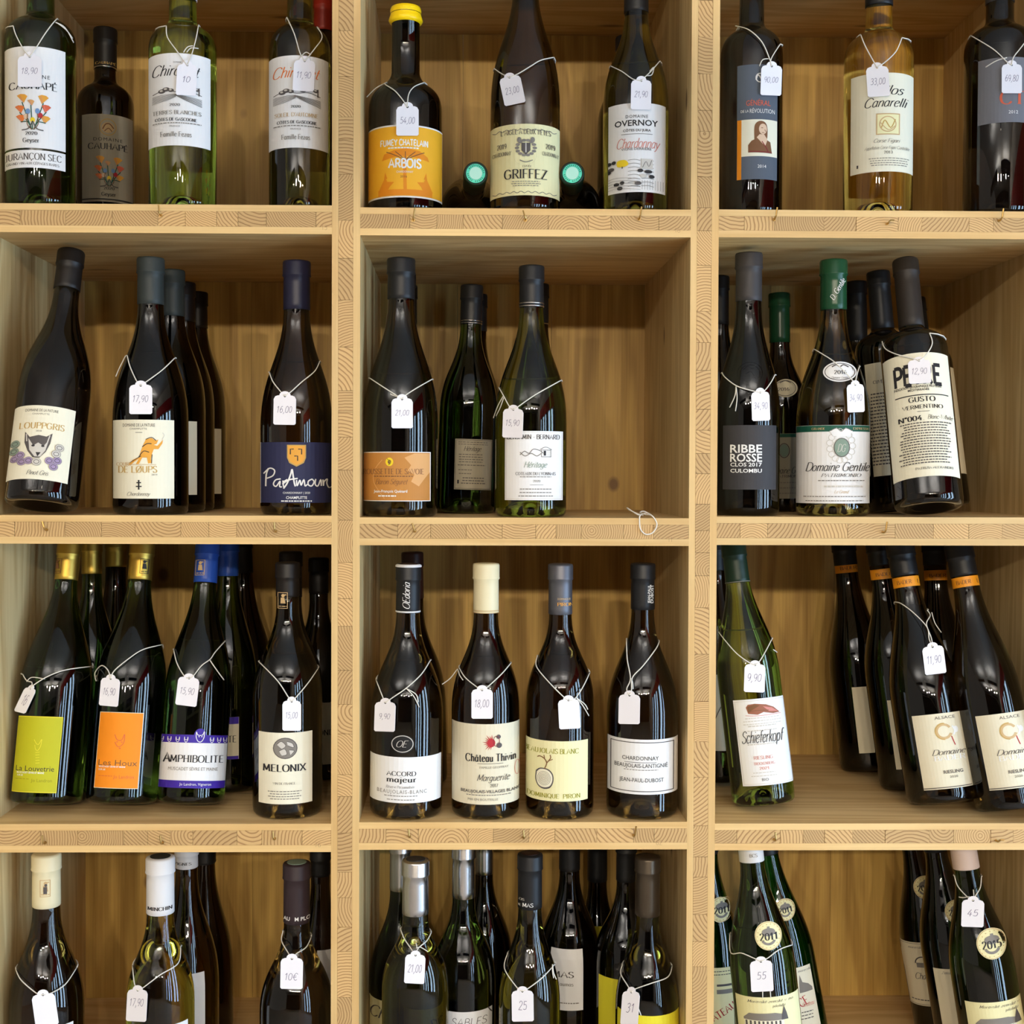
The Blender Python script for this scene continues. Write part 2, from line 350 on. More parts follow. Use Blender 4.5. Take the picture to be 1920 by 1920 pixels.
# ------------------------------------------------------------------ bottles
CURVES = {'bordeaux': (.80, 1.0, .62, .0), 'burgundy': (.50, 1.0, .58, .06), 'flute': (.42, .98, .62, .12), 'squat': (.72, 1.0, .55, .18)}
def bez(p1x, p1y, p2x, p2y, n=14):
    o = []
    for i in range(n+1):
        s = i/n; a = 3*(1-s)**2*s; b = 3*(1-s)*s*s; c = s**3; d = (1-s)**3
        o.append((a*p1x+b*p2x+c, d+a*p1y+b*p2y))
    return o
FLOORZ = {}
class Bottle: pass
def bottle(row, ci, cx, half, Y, top, sh, nk, nr, kind, glass, caps, label, group, tx=None, lean=0, capmat=None, lip=True, seg=40, topmat=None, bp=None, rscale=1):
    """cx/half/top/sh/nk/caps are sightings in the photograph; Y is the depth of the base centre behind the shelf front"""
    b = Bottle(); fz = FLOORZ[row][ci]; Y *= 1.25
    bp = bp or {1: 392, 2: 968, 3: 1535, 4: 2110}[row]
    x0 = P(cx, bp, Y).x
    ppm = FPX/(Y-CAM.y); r0 = half/ppm*rscale
    th = R(lean); cz = fz
    for _ in range(3):
        base = Vector((x0, Y, cz))
        if tx is None and not lean:
            t = base+Vector((0, 0, 1)); n = Vector((0, 1, 0)); q = on_plane(cx, top, base, n); axis = Vector((0, 0, 1)); H = q.z-base.z
        else:
            n = Vector((0, math.cos(th), -math.sin(th))); q = on_plane(tx if tx is not None else cx, top, base, n)
            axis = (q-base).normalized(); H = (q-base).length
        cz = fz+r0*math.sqrt(max(0, 1-axis.z**2))
    b.base, b.axis, b.H, b.r0, b.half = base, axis, H, r0, half
    def h_of(py):
        lo, hi = -.05, H+.3
        for _ in range(24):
            m = (lo+hi)/2
            if proj(base+axis*m)[1] > py: lo = m
            else: hi = m
        return lo
    b.h_of = h_of
    hs, hn = h_of(sh), h_of(nk); rn = nr/ppm
    cp = bez(*CURVES[kind])
    prof = [(r0*.06, .022), (r0*.35, .018), (r0*.62, .006), (r0*.72, .0008), (r0*.80, 0), (r0*.93, .0012), (r0*.985, .0045), (r0, .011)]
    for f_, g_ in cp: prof.append((rn+(r0-rn)*g_, hs+(hn-hs)*f_))
    prof[-1] = (rn, hn)
    body = list(prof)
    b.prof = prof+[(rn*.97, H)]
    pr = b.prof
    def rad(h):
        if h <= .0005: return pr[4][0]
        for i in range(4, len(pr)-1):
            if h <= pr[i+1][1]:
                a, c = pr[i], pr[i+1]; k = (h-a[1])/max(1e-9, c[1]-a[1]); return a[0]+(c[0]-a[0])*k
        return pr[-1][0]
    b.rad = rad
    hc = h_of(caps) if caps is not None else None
    root = thing('wine_bottle', base, label, 'wine bottle', group); b.root = root
    q = Vector((0, 0, 1)).rotation_difference(axis); root.rotation_mode = 'QUATERNION'; root.rotation_quaternion = q
    b.q = q; b.qi = q.inverted()
    lc = b.qi @ (CAM-(base+axis*(H*.4))); b.az = math.atan2(lc.x, -lc.y)
    def h_front(py):
        lo, hi = -.05, H+.1
        for _ in range(24):
            m = (lo+hi)/2; r = rad(max(.012, min(H, m)))
            if proj(base+q @ Vector((r*math.sin(b.az), -r*math.cos(b.az), m)))[1] > py: lo = m
            else: hi = m
        return lo
    b.h_front = h_front
    rt = rn*.97
    if hc is None:
        gp = body+[(rt, H-.016), (rt*1.10, H-.014), (rt*1.10, H-.004), (rt, H)]
    else:
        gp = body+[(rt, H-.001)] if hc > hn else [p for p in body]+[(rt, H-.001)]
    V, F = lathe_vf(gp, seg); link('glass_body', V, F, MAT[glass], root, True)
    if hc is not None:
        e = .0007; cpf = [(rad(hc)+.0001, hc), (rad(hc)+e, hc+.0006)]
        for k in range(1, 6):
            h = hc+(H-.021-hc)*k/6; cpf.append((rad(h)+e, h))
        if lip: cpf += [(rt+e, H-.0205), (rt*1.10+e, H-.0185), (rt*1.10+e, H-.0175), (rt*1.075+e, H-.0165), (rt*1.075+e, H-.0025), (rt*1.02+e, H-.0004), (rt*.8, H+.0004)]
        else: cpf += [(rt+e, H-.004), (rt*.93+e, H-.0006), (rt*.7, H+.0004)]
        V, F = lathe_vf(cpf, seg, cap0=False); o = link('capsule', V, F, MAT[capmat or 'cap_black'], root, True)
        b.capsule = o; b.hc = hc
        if topmat:
            V, F = lathe_vf([(rt*.78, H+.0004), (rt*.78, H+.0009), (rt*.6, H+.0012)], 24); link('cork_disc', V, F, MAT[topmat], o)
    return b
def ring(b, py, h, m, name='capsule_ring', e=.0011):
    h0 = b.h_of(py); h1 = h0+h*(b.r0/b.half)
    V, F = lathe_vf([(b.rad(h0), h0), (b.rad(h0)+e, h0), (b.rad(h1)+e, h1), (b.rad(h1), h1)], 40, False, False)
    return link(name, V, F, MAT[m], b.capsule if hasattr(b, 'capsule') else b.root, True)
def axpx(b, h): return proj(b.base+b.axis*h)
def surf(b, dx, h, off):
    r = b.rad(h); hp = b.half*r/b.r0; s = max(-1, min(1, dx/hp)); a = b.az+math.asin(s)
    if abs(dx) > hp: r = r*abs(dx)/hp
    return Vector(((r+off)*math.sin(a), -(r+off)*math.cos(a), h))
class Sticker:
    """paper label glued round the bottle; x0,x1,y0,y1 sighted at the middle of its height"""
    def __init__(s, b, x0, x1, y0, y1, m, name='label', shape='rect', parent=None, off=.0003):
        s.b = b; s.hy0 = b.h_front(y0); s.hy1 = b.h_front(y1); s.y0, s.y1 = y0, y1
        s.ax0 = axpx(b, s.hy0)[0]; s.ax1 = axpx(b, s.hy1)[0]; xm = (s.ax0+s.ax1)/2
        s.off = off; s.n = 0; V = []; F = []
        d0, d1 = x0-xm, x1-xm; hl = b.half*b.rad((s.hy0+s.hy1)/2)/b.r0; lim = hl*.985; d0 = max(d0, -lim); d1 = min(d1, lim); s.d0, s.d1 = d0, d1
        if shape == 'rect':
            nx, ny = 20, 6; a0, a1 = math.asin(d0/hl), math.asin(d1/hl)
            hh = abs(s.hy1-s.hy0)
            for j in range(ny+1):
                for i in range(nx+1):
                    h = s.hy0+(s.hy1-s.hy0)*j/ny; a = b.az+a0+(a1-a0)*i/nx; r = b.rad(h)+off
                    V.append((r*math.sin(a), -r*math.cos(a), h))
            for j in range(ny):
                for i in range(nx):
                    k = j*(nx+1)+i; F.append([k+nx+1, k+nx+2, k+1, k])
            rim = [i for i in range(nx+1)]+[j*(nx+1)+nx for j in range(1, ny+1)]+[ny*(nx+1)+i for i in range(nx-1, -1, -1)]+[j*(nx+1) for j in range(ny-1, 0, -1)]
        else:
            V.append(s.map((d0+d1)/2, (y0+y1)/2, off)); N_ = 36
            for q in range(1, 4):
                for i in range(N_):
                    a = 2*math.pi*i/N_; k = q/3; V.append(s.map((d0+d1)/2+(d1-d0)/2*k*math.cos(a), (y0+y1)/2+(y1-y0)/2*k*math.sin(a), off))
            for i in range(N_): F.append([0, 1+(i+1) % N_, 1+i])
            for q in range(2):
                for i in range(N_):
                    a = 1+q*N_+i; c = 1+q*N_+(i+1) % N_; F.append([a, c, c+N_, a+N_])
            rim = [1+2*N_+i for i in range(N_)]
        n = len(V)
        for i in rim:
            v = Vector(V[i]); r = math.hypot(v.x, v.y); k = (r-off-.00005)/r; V.append((v.x*k, v.y*k, v.z))
        m_ = len(rim)
        for i in range(m_): F.append([rim[i], rim[(i+1) % m_], n+(i+1) % m_, n+i])
        s.o = link(name, V, F, MAT[m], parent or b.root, False); s.lay = {}
    def map(s, dx, y, off):
        k = (y-s.y0)/(s.y1-s.y0); return surf(s.b, dx, s.hy0+(s.hy1-s.hy0)*k, off)
    def axx(s, y): return s.ax0+(s.ax1-s.ax0)*(y-s.y0)/(s.y1-s.y0)
    def put(s, V, F, m, cy, lay):
        """V in photograph pixels (x, y); cy the height used for the axis"""
        ax = s.axx(cy); s.n += 1; off = s.off+.00022+.00003*s.n
        L = s.lay.setdefault(lay, ([], [], [], []))
        if m not in L[3]: L[3].append(m)
        mi = L[3].index(m)
        lim = (s.d0+.6, s.d1-.6)
        def clampx(d): return min(max(d, lim[0]), lim[1])
        for f in F:
            p = [(V[i][0]-ax, V[i][1]) for i in f]
            st = [p] if len(p) == 3 else [[p[0], p[i], p[i+1]] for i in range(1, len(p)-1)]
            dep = 0
            while st:
                t = st.pop(); xs = [q[0] for q in t]
                if max(xs) < lim[0] or min(xs) > lim[1]: continue
                an = [math.asin(max(-1, min(1, x/s.b.half)))*s.b.half for x in xs]
                if max(an)-min(an) > 4.5:
                    # split the longest edge
                    e = max(range(3), key=lambda i: abs(t[i][0]-t[(i+1) % 3][0])+.1*abs(t[i][1]-t[(i+1) % 3][1]))
                    a, c, d = t[e], t[(e+1) % 3], t[(e+2) % 3]; mm = ((a[0]+c[0])/2, (a[1]+c[1])/2)
                    st.append([a, mm, d]); st.append([mm, c, d]); continue
                n = len(L[0]); L[0].extend(s.map(clampx(q[0]), q[1], off) for q in t); L[1].append([n, n+1, n+2]); L[2].append(mi)
    # ---- drawing calls, all in photograph pixels
    def text(s, str_, x, y, w, h, style='sans', m='ink', lay='lettering', rot=0):
        if style in ('sans', 'bold'): V, F, W = sans_text(str_, style == 'bold'); ch = .70
        elif style == 'wide': V, F, W = sans_text(str_, False, .12); ch = .70
        else: V, F, W = stroke_text(str_, style); ch = 10
        if not V: return
        x_min = min(v[0] for v in V); x_max = max(v[0] for v in V); sx = w/max(1e-6, x_max-x_min); sy = h/ch
        V = [((v[0]-(x_min+x_max)/2)*sx, -(v[1]-ch/2)*sy) for v in V]
        if rot:
            c_, s_ = math.cos(R(rot)), math.sin(R(rot)); V = [(a*c_-b_*s_, a*s_+b_*c_) for a, b_ in V]
        s.put([(x+a, y+b_) for a, b_ in V], F, m, y, lay)
    def micro(s, x, y, w, h, m='ink_soft', gap=True, words=None):
        """line of print too small to read: a row of fine dashes"""
        V = []; F = []; cx_ = x-w/2
        while cx_ < x+w/2:
            ww = rnd.uniform(2.5, 6); e = min(cx_+ww, x+w/2); n = len(V)
            V += [(cx_, y-h/2), (e, y-h/2), (e, y+h/2), (cx_, y+h/2)]; F.append([n, n+1, n+2, n+3]); cx_ = e+rnd.uniform(.8, 1.6)
        s.put(V, F, m, y, 'lettering')
    def para(s, x, y0, y1, w, n, h=1.4, m='ink_soft', left=False):
        for i in range(n):
            ww = w*rnd.uniform(.8, 1); s.micro(x-(w-ww)/2 if left else x, y0+(y1-y0)*i/max(1, n-1), ww, h, m)
    def rect(s, x0, x1, y0, y1, m, lay='emblem', cy=None):
        s.put([(x0, y0), (x1, y0), (x1, y1), (x0, y1)], [[0, 1, 2, 3]], m, (y0+y1)/2 if cy is None else cy, lay)
    def band(s, y0, y1, m, lay='emblem'):
        cy = (y0+y1)/2; ax = s.axx(cy); s.rect(ax+s.d0+.6, ax+s.d1-.6, y0, y1, m, lay, cy)
    def frame(s, x0, x1, y0, y1, t, m):
        cy = (y0+y1)/2
        for r_ in ((x0, x1, y0, y0+t), (x0, x1, y1-t, y1), (x0, x0+t, y0, y1), (x1-t, x1, y0, y1)): s.rect(*r_, m, 'emblem', cy)
    def poly(s, pts, m, smooth=False):
        if smooth: pts = catmull(pts+[pts[0]], 4)[:-1]
        tr = tessellate_polygon([[Vector((a, b_, 0)) for a, b_ in pts]]); s.put(pts, [list(t) for t in tr], m, sum(p[1] for p in pts)/len(pts), 'emblem')
    def line(s, pts, t, m, smooth=True):
        q = catmull(pts, 4) if smooth else pts; V, F = stroke_quads(q, lambda a, b_: t); s.put(V, F, m, sum(p[1] for p in pts)/len(pts), 'emblem')
    def ell(s, x, y, rx, ry, m, n=20):
        V = [(x+rx*math.cos(2*math.pi*i/n), y+ry*math.sin(2*math.pi*i/n)) for i in range(n)]; s.put(V, [list(range(n))], m, y, 'emblem')
    def oval(s, x, y, rx, ry, t, m, n=28, a0=0, a1=360):
        V = []
        for i in range(n+1):
            a = R(a0+(a1-a0)*i/n); c_, s_ = math.cos(a), math.sin(a); V += [(x+rx*c_, y+ry*s_), (x+(rx-t)*c_, y+(ry-t)*s_)]
        s.put(V, [[2*i, 2*i+1, 2*i+3, 2*i+2] for i in range(n)], m, y, 'emblem')
    def done(s):
        for k, (V, F, mi, ms) in s.lay.items(): link(k, V, F, [MAT[m] for m in ms], s.o, False, mi)
def on_capsule(b, m='cap_black'):
    """a drawing surface on the capsule: no paper, only print"""
    s = Sticker.__new__(Sticker); s.b = b; s.hy0 = b.H; s.hy1 = b.hc; s.y0 = axpx(b, b.H)[1]; s.y1 = axpx(b, b.hc)[1]
    s.ax0 = axpx(b, b.H)[0]; s.ax1 = axpx(b, b.hc)[0]; s.off = .0010; s.n = 0; s.lay = {}; s.o = b.capsule
    hp = b.half*b.rad(b.hc)/b.r0; s.d0, s.d1 = -hp*.97, hp*.97; return s
def on_glass(b, y0, y1):
    s = Sticker.__new__(Sticker); s.b = b; s.hy0 = b.h_front(y0); s.hy1 = b.h_front(y1); s.y0, s.y1 = y0, y1
    s.ax0 = axpx(b, s.hy0)[0]; s.ax1 = axpx(b, s.hy1)[0]; s.off = .0001; s.n = 0; s.lay = {}; s.o = b.root; s.d0, s.d1 = -b.half*.97, b.half*.97; return s

# ------------------------------------------------------------------ price tags
TAGS = 0
def tag(b, cx, cy, w, h, price, L, Rr, tails=(), rot=0, lab='', pw=None, ph=None, pdy=-1, sk=0):
    """card centre cx,cy, size w,h; L and Rr string sightings from the hole outwards to the bottle's sides"""
    hc = b.h_of(cy); ax = axpx(b, hc)[0]
    r = max(b.rad(b.h_of(cy+h*.5)), b.rad(b.h_of(cy)), b.rad(b.h_of(cy-h*.4)))
    hp = b.half*r/b.r0; a = b.az+math.asin(max(-.8, min(.8, (cx-ax)/hp)))*.75
    nl = Vector((math.sin(a), -math.cos(a), 0)); n = b.q @ nl
    p0 = b.base+b.axis*hc+n*(r+.0022)
    c_, s_ = math.cos(R(rot)), math.sin(R(rot))
    def T(u, v): u += sk*v; return (cx+u*c_-v*s_, cy+u*s_+v*c_)
    hw, hh = w/2, h/2; sh_ = h*.25
    out = [(-hw, -hh+sh_*.95), (-hw, hh-2.5), (-hw+2.5, hh), (hw-2.5, hh), (hw, hh-2.5), (hw, -hh+sh_*.95), (hw*.86, -hh+sh_*.62), (hw*.62, -hh+sh_*.5)]
    for i in range(0, 9):
        t = math.pi*i/8; out.append((hw*.5*math.cos(t), -hh+sh_*.5-math.sin(t)*sh_*.5))
    out += [(-hw*.62, -hh+sh_*.5), (-hw*.86, -hh+sh_*.62)]
    hx, hy = 0, -hh+h*.145; hr = w*.055; N_ = 10
    hole = [(hx+hr*math.cos(2*math.pi*i/N_), hy+hr*math.sin(2*math.pi*i/N_)) for i in range(N_)]
    tr = tessellate_polygon([[Vector((x, y, 0)) for x, y in out], [Vector((x, y, 0)) for x, y in hole]])
    allp = out+hole; pts = [on_plane(*T(x, y), p0, n) for x, y in allp]
    hp3 = on_plane(*T(hx, hy), p0, n); root = thing('price_tag', hp3, lab, 'price tag', 'string price tags on the bottles')
    th = .0005; V = [tuple(p+n*th-hp3) for p in pts]+[tuple(p-hp3) for p in pts]; m_ = len(pts); F = []
    for t in tr:
        t = list(t); va, vb, vc = (Vector(V[i]) for i in t)
        if (vb-va).cross(vc-va).dot(n) < 0: t = t[::-1]
        F.append(t); F.append([i+m_ for i in t[::-1]])
    for lo, cnt in ((0, len(out)), (len(out), len(hole))):
        for i in range(cnt): a_, b_ = lo+i, lo+(i+1) % cnt; F.append([a_, b_, b_+m_, a_+m_])
    card = link('card', V, F, MAT['tag_card'], root)
    if price:
        Vp, Fp, W = stroke_text(price, 'hand'); xs = [v[0] for v in Vp]; pw = pw or w*.66; ph = ph or h*.17; sx = pw/(max(xs)-min(xs)); mx = (max(xs)+min(xs))/2
        Q = [on_plane(*T((v[0]-mx)*sx+(v[1]-5)*.02, pdy+h*.06-(v[1]-5)*ph/10), p0, n)+n*(th+.00015)-hp3 for v in Vp]
        link('price_writing', Q, Fp, MAT['pen'], card)
    V = []; F = []; ends = []
    hpx = T(hx, hy)
    def depth_pt(px, py, k):
        yc = b.base.y+b.axis.y*b.h_of(py); best = None; ys = None; prev = None
        for i in range(49):
            yy_ = yc-b.r0-.006+(b.r0+.012)*i/48; lp = b.qi @ (P(px, py, yy_)-b.base); g = math.hypot(lp.x, lp.y)-(b.rad(min(b.H, lp.z))+.0011)
            if g <= 0:
                ys = yy_ if prev is None else prev[0]+(yy_-prev[0])*prev[1]/max(1e-9, prev[1]-g); break
            if best is None or g < best[0]: best = (g, yy_)
            prev = (yy_, g)
        if ys is None: ys = best[1]
        pl = on_plane(px, py, p0+n*(th+.0008), n).y; k2 = max(0, 1-k)**1.5; yy = min(ys, pl*k2+ys*(1-k2)) if k < 1 else ys
        return P(px, py, yy)
    for side in (L, Rr):
        if not side: continue
        side = list(side); dxs = [abs(x-axpx(b, b.h_of(y))[0]) for x, y in side]; k_ = max(range(len(side)), key=lambda i: dxs[i]); side = side[:k_+1]
        x, y = side[-1]; h = b.h_of(y); ax_ = axpx(b, h)[0]; hp_ = b.half*b.rad(h)/b.r0+.6
        if abs(abs(x-ax_)-hp_) < 20: side[-1] = (ax_+math.copysign(hp_, x-ax_), y-1.5)
        else:
            yy_ = y
            while yy_ > y-90 and b.half*b.rad(b.h_of(yy_))/b.r0+.6 > abs(x-ax_): yy_ -= 2
            side.append((ax_+math.copysign(hp_, x-ax_), y-6) if y-yy_ > 36 else ((x, yy_) if y-yy_ > 8 else (x, yy_-4)))
        q = catmull([hpx]+side, 6); m2 = len(q)
        pp = [depth_pt(x, y, i/(m2-1)) for i, (x, y) in enumerate(q)]
        V, F = tube_vf([p-hp3 for p in pp], .00072, 5, V, F); ends.append((pp[-1], side[-1]))
    if len(ends) == 2:
        la = [b.qi @ (e[0]-b.base) for e in ends]; an = [math.atan2(l.x, -l.y) for l in la]
        a0, a1 = an; a1b = a1-2*math.pi if a1 > a0 else a1
        if a0 > a1: a1b = a1+2*math.pi
        arc = []
        for i in range(15):
            t = i/14; a_ = a0+(a1b-a0)*t; h = la[0].z+(la[1].z-la[0].z)*t; rr = b.rad(h)+.001
            arc.append(b.base+b.q @ Vector((rr*math.sin(a_), -rr*math.cos(a_), h))-hp3)
        arc[0] = ends[0][0]-hp3; arc[-1] = ends[1][0]-hp3
        V, F = tube_vf(arc, .00072, 5, V, F)
    for tl in tails:
        q = catmull(list(tl), 5); pp = [depth_pt(x, y, .75)-hp3 for x, y in q]; V, F = tube_vf(pp, .00068, 5, V, F)
    link('cord', V, F, MAT['cord'], root, True)
    return root

# ------------------------------------------------------------------ timber, glass, paper
wood('pine_x', 0, (226, 194, 138), (196, 154, 96), flat=2, ks=(4, 16)); wood('pine_z', 2, (232, 196, 140), (205, 158, 98))
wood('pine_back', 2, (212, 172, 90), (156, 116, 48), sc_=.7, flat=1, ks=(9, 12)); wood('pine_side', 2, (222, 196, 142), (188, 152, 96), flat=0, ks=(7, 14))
wood('pine_edge_x', 0, (222, 186, 126), (202, 160, 98), False, .6); wood('pine_edge_z', 2, (222, 186, 126), (202, 160, 98), False, .6)
end_grain('pine_end', (206, 168, 112), (142, 100, 54))
def glass(n, c, rough=.015): return mat(n, c, rough, trans=1, ior=1.5)
glass('g_black', (44, 32, 18)); glass('g_brown', (82, 62, 24)); glass('g_olive', (128, 122, 44)); glass('g_green', (172, 206, 84)); glass('g_dgreen', (66, 92, 28)); glass('g_mid', (132, 146, 44))
glass('g_sweet', (255, 230, 118)); glass('g_wine', (238, 234, 96)); glass('g_emerald', (24, 120, 44)); glass('g_smoke', (150, 132, 62))
for n, c, r in (('cap_black', (24, 24, 26), .42), ('cap_slate', (42, 48, 47), .5), ('cap_navy', (28, 28, 50), .38), ('cap_dark', (22, 17, 15), .45), ('cap_brown', (38, 31, 26), .5),
                ('cap_cream', (228, 216, 178), .4), ('cap_white', (224, 222, 222), .45), ('cap_green', (22, 66, 40), .25), ('cap_blue', (36, 74, 160), .35), ('cap_purple', (50, 38, 42), .45),
                ('cap_grey', (54, 50, 50), .5), ('cap_maroon', (46, 22, 18), .35), ('cap_red', (150, 40, 24), .4), ('cap_pink', (214, 190, 176), .45), ('wax_yellow', (248, 208, 16), .28),
                ('cap_orange', (232, 150, 30), .4), ('cap_forest', (16, 40, 26), .4)):
    mat(n, c, r, spec=.32)
mat('cap_gold', (200, 166, 78), .42, 1); mat('cap_silver', (206, 204, 206), .26, 1); mat('cap_pewter', (92, 92, 98), .42, .6); mat('cap_bronze', (84, 74, 62), .3, .7)
mat('brass', (176, 142, 84), .35, .9)
for n, c in (('paper_white', (240, 238, 236)), ('paper_cream', (238, 232, 208)), ('paper_yellow', (236, 228, 176)), ('paper_buff', (228, 218, 190)), ('paper_grey_shade', (170, 160, 138)), ('paper_orange', (240, 140, 24)),
             ('paper_gold', (240, 176, 40)), ('paper_lime', (186, 184, 30)), ('paper_navy', (40, 42, 74)), ('paper_brown', (186, 126, 58)), ('paper_charcoal', (54, 52, 54)), ('paper_slate', (84, 92, 104)),
             ('paper_steel', (112, 112, 118)), ('tag_card', (244, 240, 244)), ('ink', (40, 38, 40)), ('ink_soft', (128, 122, 114)), ('ink_mid', (84, 78, 76)), ('ink_white', (236, 234, 230)),
             ('ink_green', (24, 84, 66)), ('ink_sage', (128, 148, 132)), ('ink_red', (176, 40, 48)), ('ink_rose', (206, 132, 120)), ('ink_orange', (226, 120, 54)), ('ink_gold', (190, 154, 84)), ('ink_amber', (226, 160, 60)),
             ('ink_violet', (60, 36, 150)), ('ink_lilac', (158, 138, 172)), ('ink_blue', (110, 146, 190)), ('ink_brown', (120, 80, 48)), ('ink_tan', (200, 168, 120)), ('ink_yellow', (238, 206, 40)), ('ink_dark_red', (120, 26, 34)),
             ('ink_pale', (206, 200, 190)), ('ink_skin', (222, 190, 160)), ('pen', (116, 108, 134)), ('ink_teal', (30, 150, 134)), ('ink_peach', (214, 160, 100)), ('ink_coral', (212, 96, 66)), ('ink_stone', (150, 92, 68)), ('ink_deep_orange', (224, 136, 20)), ('ink_lemon', (232, 220, 60)), ('paper_lemon', (226, 214, 50)), ('ink_olive', (140, 138, 20)), ('ink_pencil', (150, 120, 84))):
    mat(n, c, .6 if n.startswith('paper') or n == 'tag_card' else .55, spec=.3)
mat('cord', (232, 226, 214), .8, spec=.1); mat('wood_dark_room', (70, 58, 46), .7); mat('plaster', (206, 204, 200), .85); mat('floor_room', (176, 166, 154), .6)
mat('red_fabric', (190, 22, 30), .7); mat('frame_metal', (40, 40, 44), .4)
mm = mat('lamp_glow', (255, 240, 215), .5); b_ = mm.node_tree.nodes['Principled BSDF']; b_.inputs['Emission Color'].default_value = (1, .88, .7, 1); b_.inputs['Emission Strength'].default_value = 12

# ------------------------------------------------------------------ the room the shelves stand in
def struct(name, *a, **k):
    o = boxo(name, *a, **k); o['kind'] = 'structure'; return o
struct('floor', -4, 2.3, -8, .6, -.1, 0, MAT['floor_room'])
ceil_ = struct('ceiling', -4, 2.3, -8, .6, 2.75, 2.85, MAT['plaster'])
struct('wall_rear', -4, 2.3, .42, .60, 0, 2.75, MAT['plaster'])
struct('wall_opposite', -4, 2.3, -8.1, -8, 0, 2.75, MAT['wood_dark_room'])
W = link('wall_right', *(lambda V, F: (box_vf(2.2, 2.3, -8, -4.0, 0, 2.75, V, F), box_vf(2.2, 2.3, -.3, .6, 0, 2.75, V, F), box_vf(2.2, 2.3, -4.0, -.3, 0, .15, V, F), box_vf(2.2, 2.3, -4.0, -.3, 2.05, 2.75, V, F), (V, F))[-1])([], []), MAT['plaster']); W['kind'] = 'structure'
wn = bpy.data.objects.new('window_1', None); col.objects.link(wn); wn['kind'] = 'structure'
for y in (-.4, -1.0, -1.62, -1.75, -2.3, -2.95, -3.2, -3.9):
    boxo('window_frame', 2.06, 2.10, y-.05, y+.05, .15, 2.05, MAT['frame_metal'], wn)
boxo('window_blind', 2.00, 2.04, -4.0, -.3, 1.86, 2.2, MAT['red_fabric'], wn)
for x, y in UP_FILL:  # made-up boxes and rods, added to house the upward fill lamps
    u = boxo('added_fill_box', x-.8, x+.8, y-.11, y+.11, 2.24, 2.30, MAT['frame_metal']); u.parent = ceil_; u.location = u.location-ceil_.location
    for d in (-.6, .6):
        V, F = tube_vf([Vector((x+d, y, 2.30)), Vector((x+d, y, 2.75))], .004, 6); c_ = link('added_box_rod', V, F, MAT['frame_metal'], ceil_); c_.location = -ceil_.location
for i, (x, y) in enumerate(LAMPS):
    t = bpy.data.objects.new('spotlight', None); col.objects.link(t); t.parent = ceil_; t.location = Vector((x, y, 2.75))-ceil_.location
    V, F = lathe_vf([(.05, 0), (.05, -.03), (.062, -.05), (.062, -.085), (.055, -.085), (.05, -.07)], 20, True, False); link('lamp_body', V, F, MAT['frame_metal'], t)
    V, F = lathe_vf([(.045, -.074), (.045, -.08)], 16); link('lamp_lens', V, F, MAT['lamp_glow'], t)

# ------------------------------------------------------------------ shelving unit
unit = thing('shelving_unit', (0.08, .19, 0), 'pale pine pigeonhole shelving with laminated edges full of wine bottles', 'shelving')
ux = unit.location.copy()
def uo(o): o.location = o.location-ux; return o
DEP = .38
PT = {1: [(310, 383, 437), (985, 391, 443), (1620, 394.5, 446.5)], 2: [(310, 966.5, 1020), (985, 971, 1023), (1620, 969.5, 1022.5)], 3: [(310, 1545, 1598), (985, 1541.5, 1593), (1620, 1544, 1594)]}
ZT, ZB = {}, {}
for r_, l in PT.items():
    ZT[r_] = [P(x, a, 0).z for x, a, b_ in l]; ZB[r_] = [P(x, b_, 0).z for x, a, b_ in l]
ZT[0] = [z+.367 for z in ZT[1]]; ZB[0] = [z+.367 for z in ZB[1]]; ZT[4] = [z-.363 for z in ZT[3]]; ZB[4] = [z-.363 for z in ZB[3]]
for r_ in (1, 2, 3, 4): FLOORZ[r_] = ZT[r_]
XA = (P(621.5, 1000, 0).x, P(674.5, 1000, 0).x); XB = (P(1291.5, 1000, 0).x, P(1344, 1000, 0).x)
pitch = XB[0]-XA[0]; XZ = (XA[0]-pitch-.0105, XA[1]-pitch-.0105); XC = (XB[0]+pitch+.018, XB[1]+pitch+.018)
DIV = [XZ, XA, XB, XC]
def core_blocks(parent, along, a0, a1, c0, c1, po):
    """end-grain blocks of the laminated core, each proud or shy by a hair"""
    a = a0
    while a < a1-.001:
        wd = rnd.uniform(.024, .060); e = min(a+wd, a1)
        if a1-e < .015: e = a1
        g = .00018; y0 = rnd.uniform(-.0004, .0003)
        if along == 'x': o = boxo('core_block', a+g, e-g, y0, .012, c0+g, c1-g, MAT['pine_end'])
        else: o = boxo('core_block', c0+g, c1-g, y0, .012, a+g, e-g, MAT['pine_end'])
        o.parent = parent; o.location = o.location-po; a = e
for i, (x0, x1) in enumerate(DIV):
    t0 = .0076; z0, z1 = .25, 2.42
    V, F = box_vf(x0, x0+t0, 0, DEP, z0, z1); box_vf(x1-t0*1.1, x1, 0, DEP, z0, z1, V, F); box_vf(x0+t0, x1-t0*1.1, .012, DEP, z0, z1, V, F)
    c = Vector(((x0+x1)/2, 0, 1.3)); V = [(a-c.x, b_-c.y, d-c.z) for a, b_, d in V]
    o = link('divider', V, F, [MAT['pine_side']], unit); o.location = c-ux
    o.data.materials.append(MAT['pine_edge_z'])
    for p in o.data.polygons:
        if p.normal.y < -.9: p.material_index = 1
    if i < 3: core_blocks(o, 'z', .56 if i else 1.9, 2.1, x0+t0, x1-t0*1.1, c)
SHELF = {}
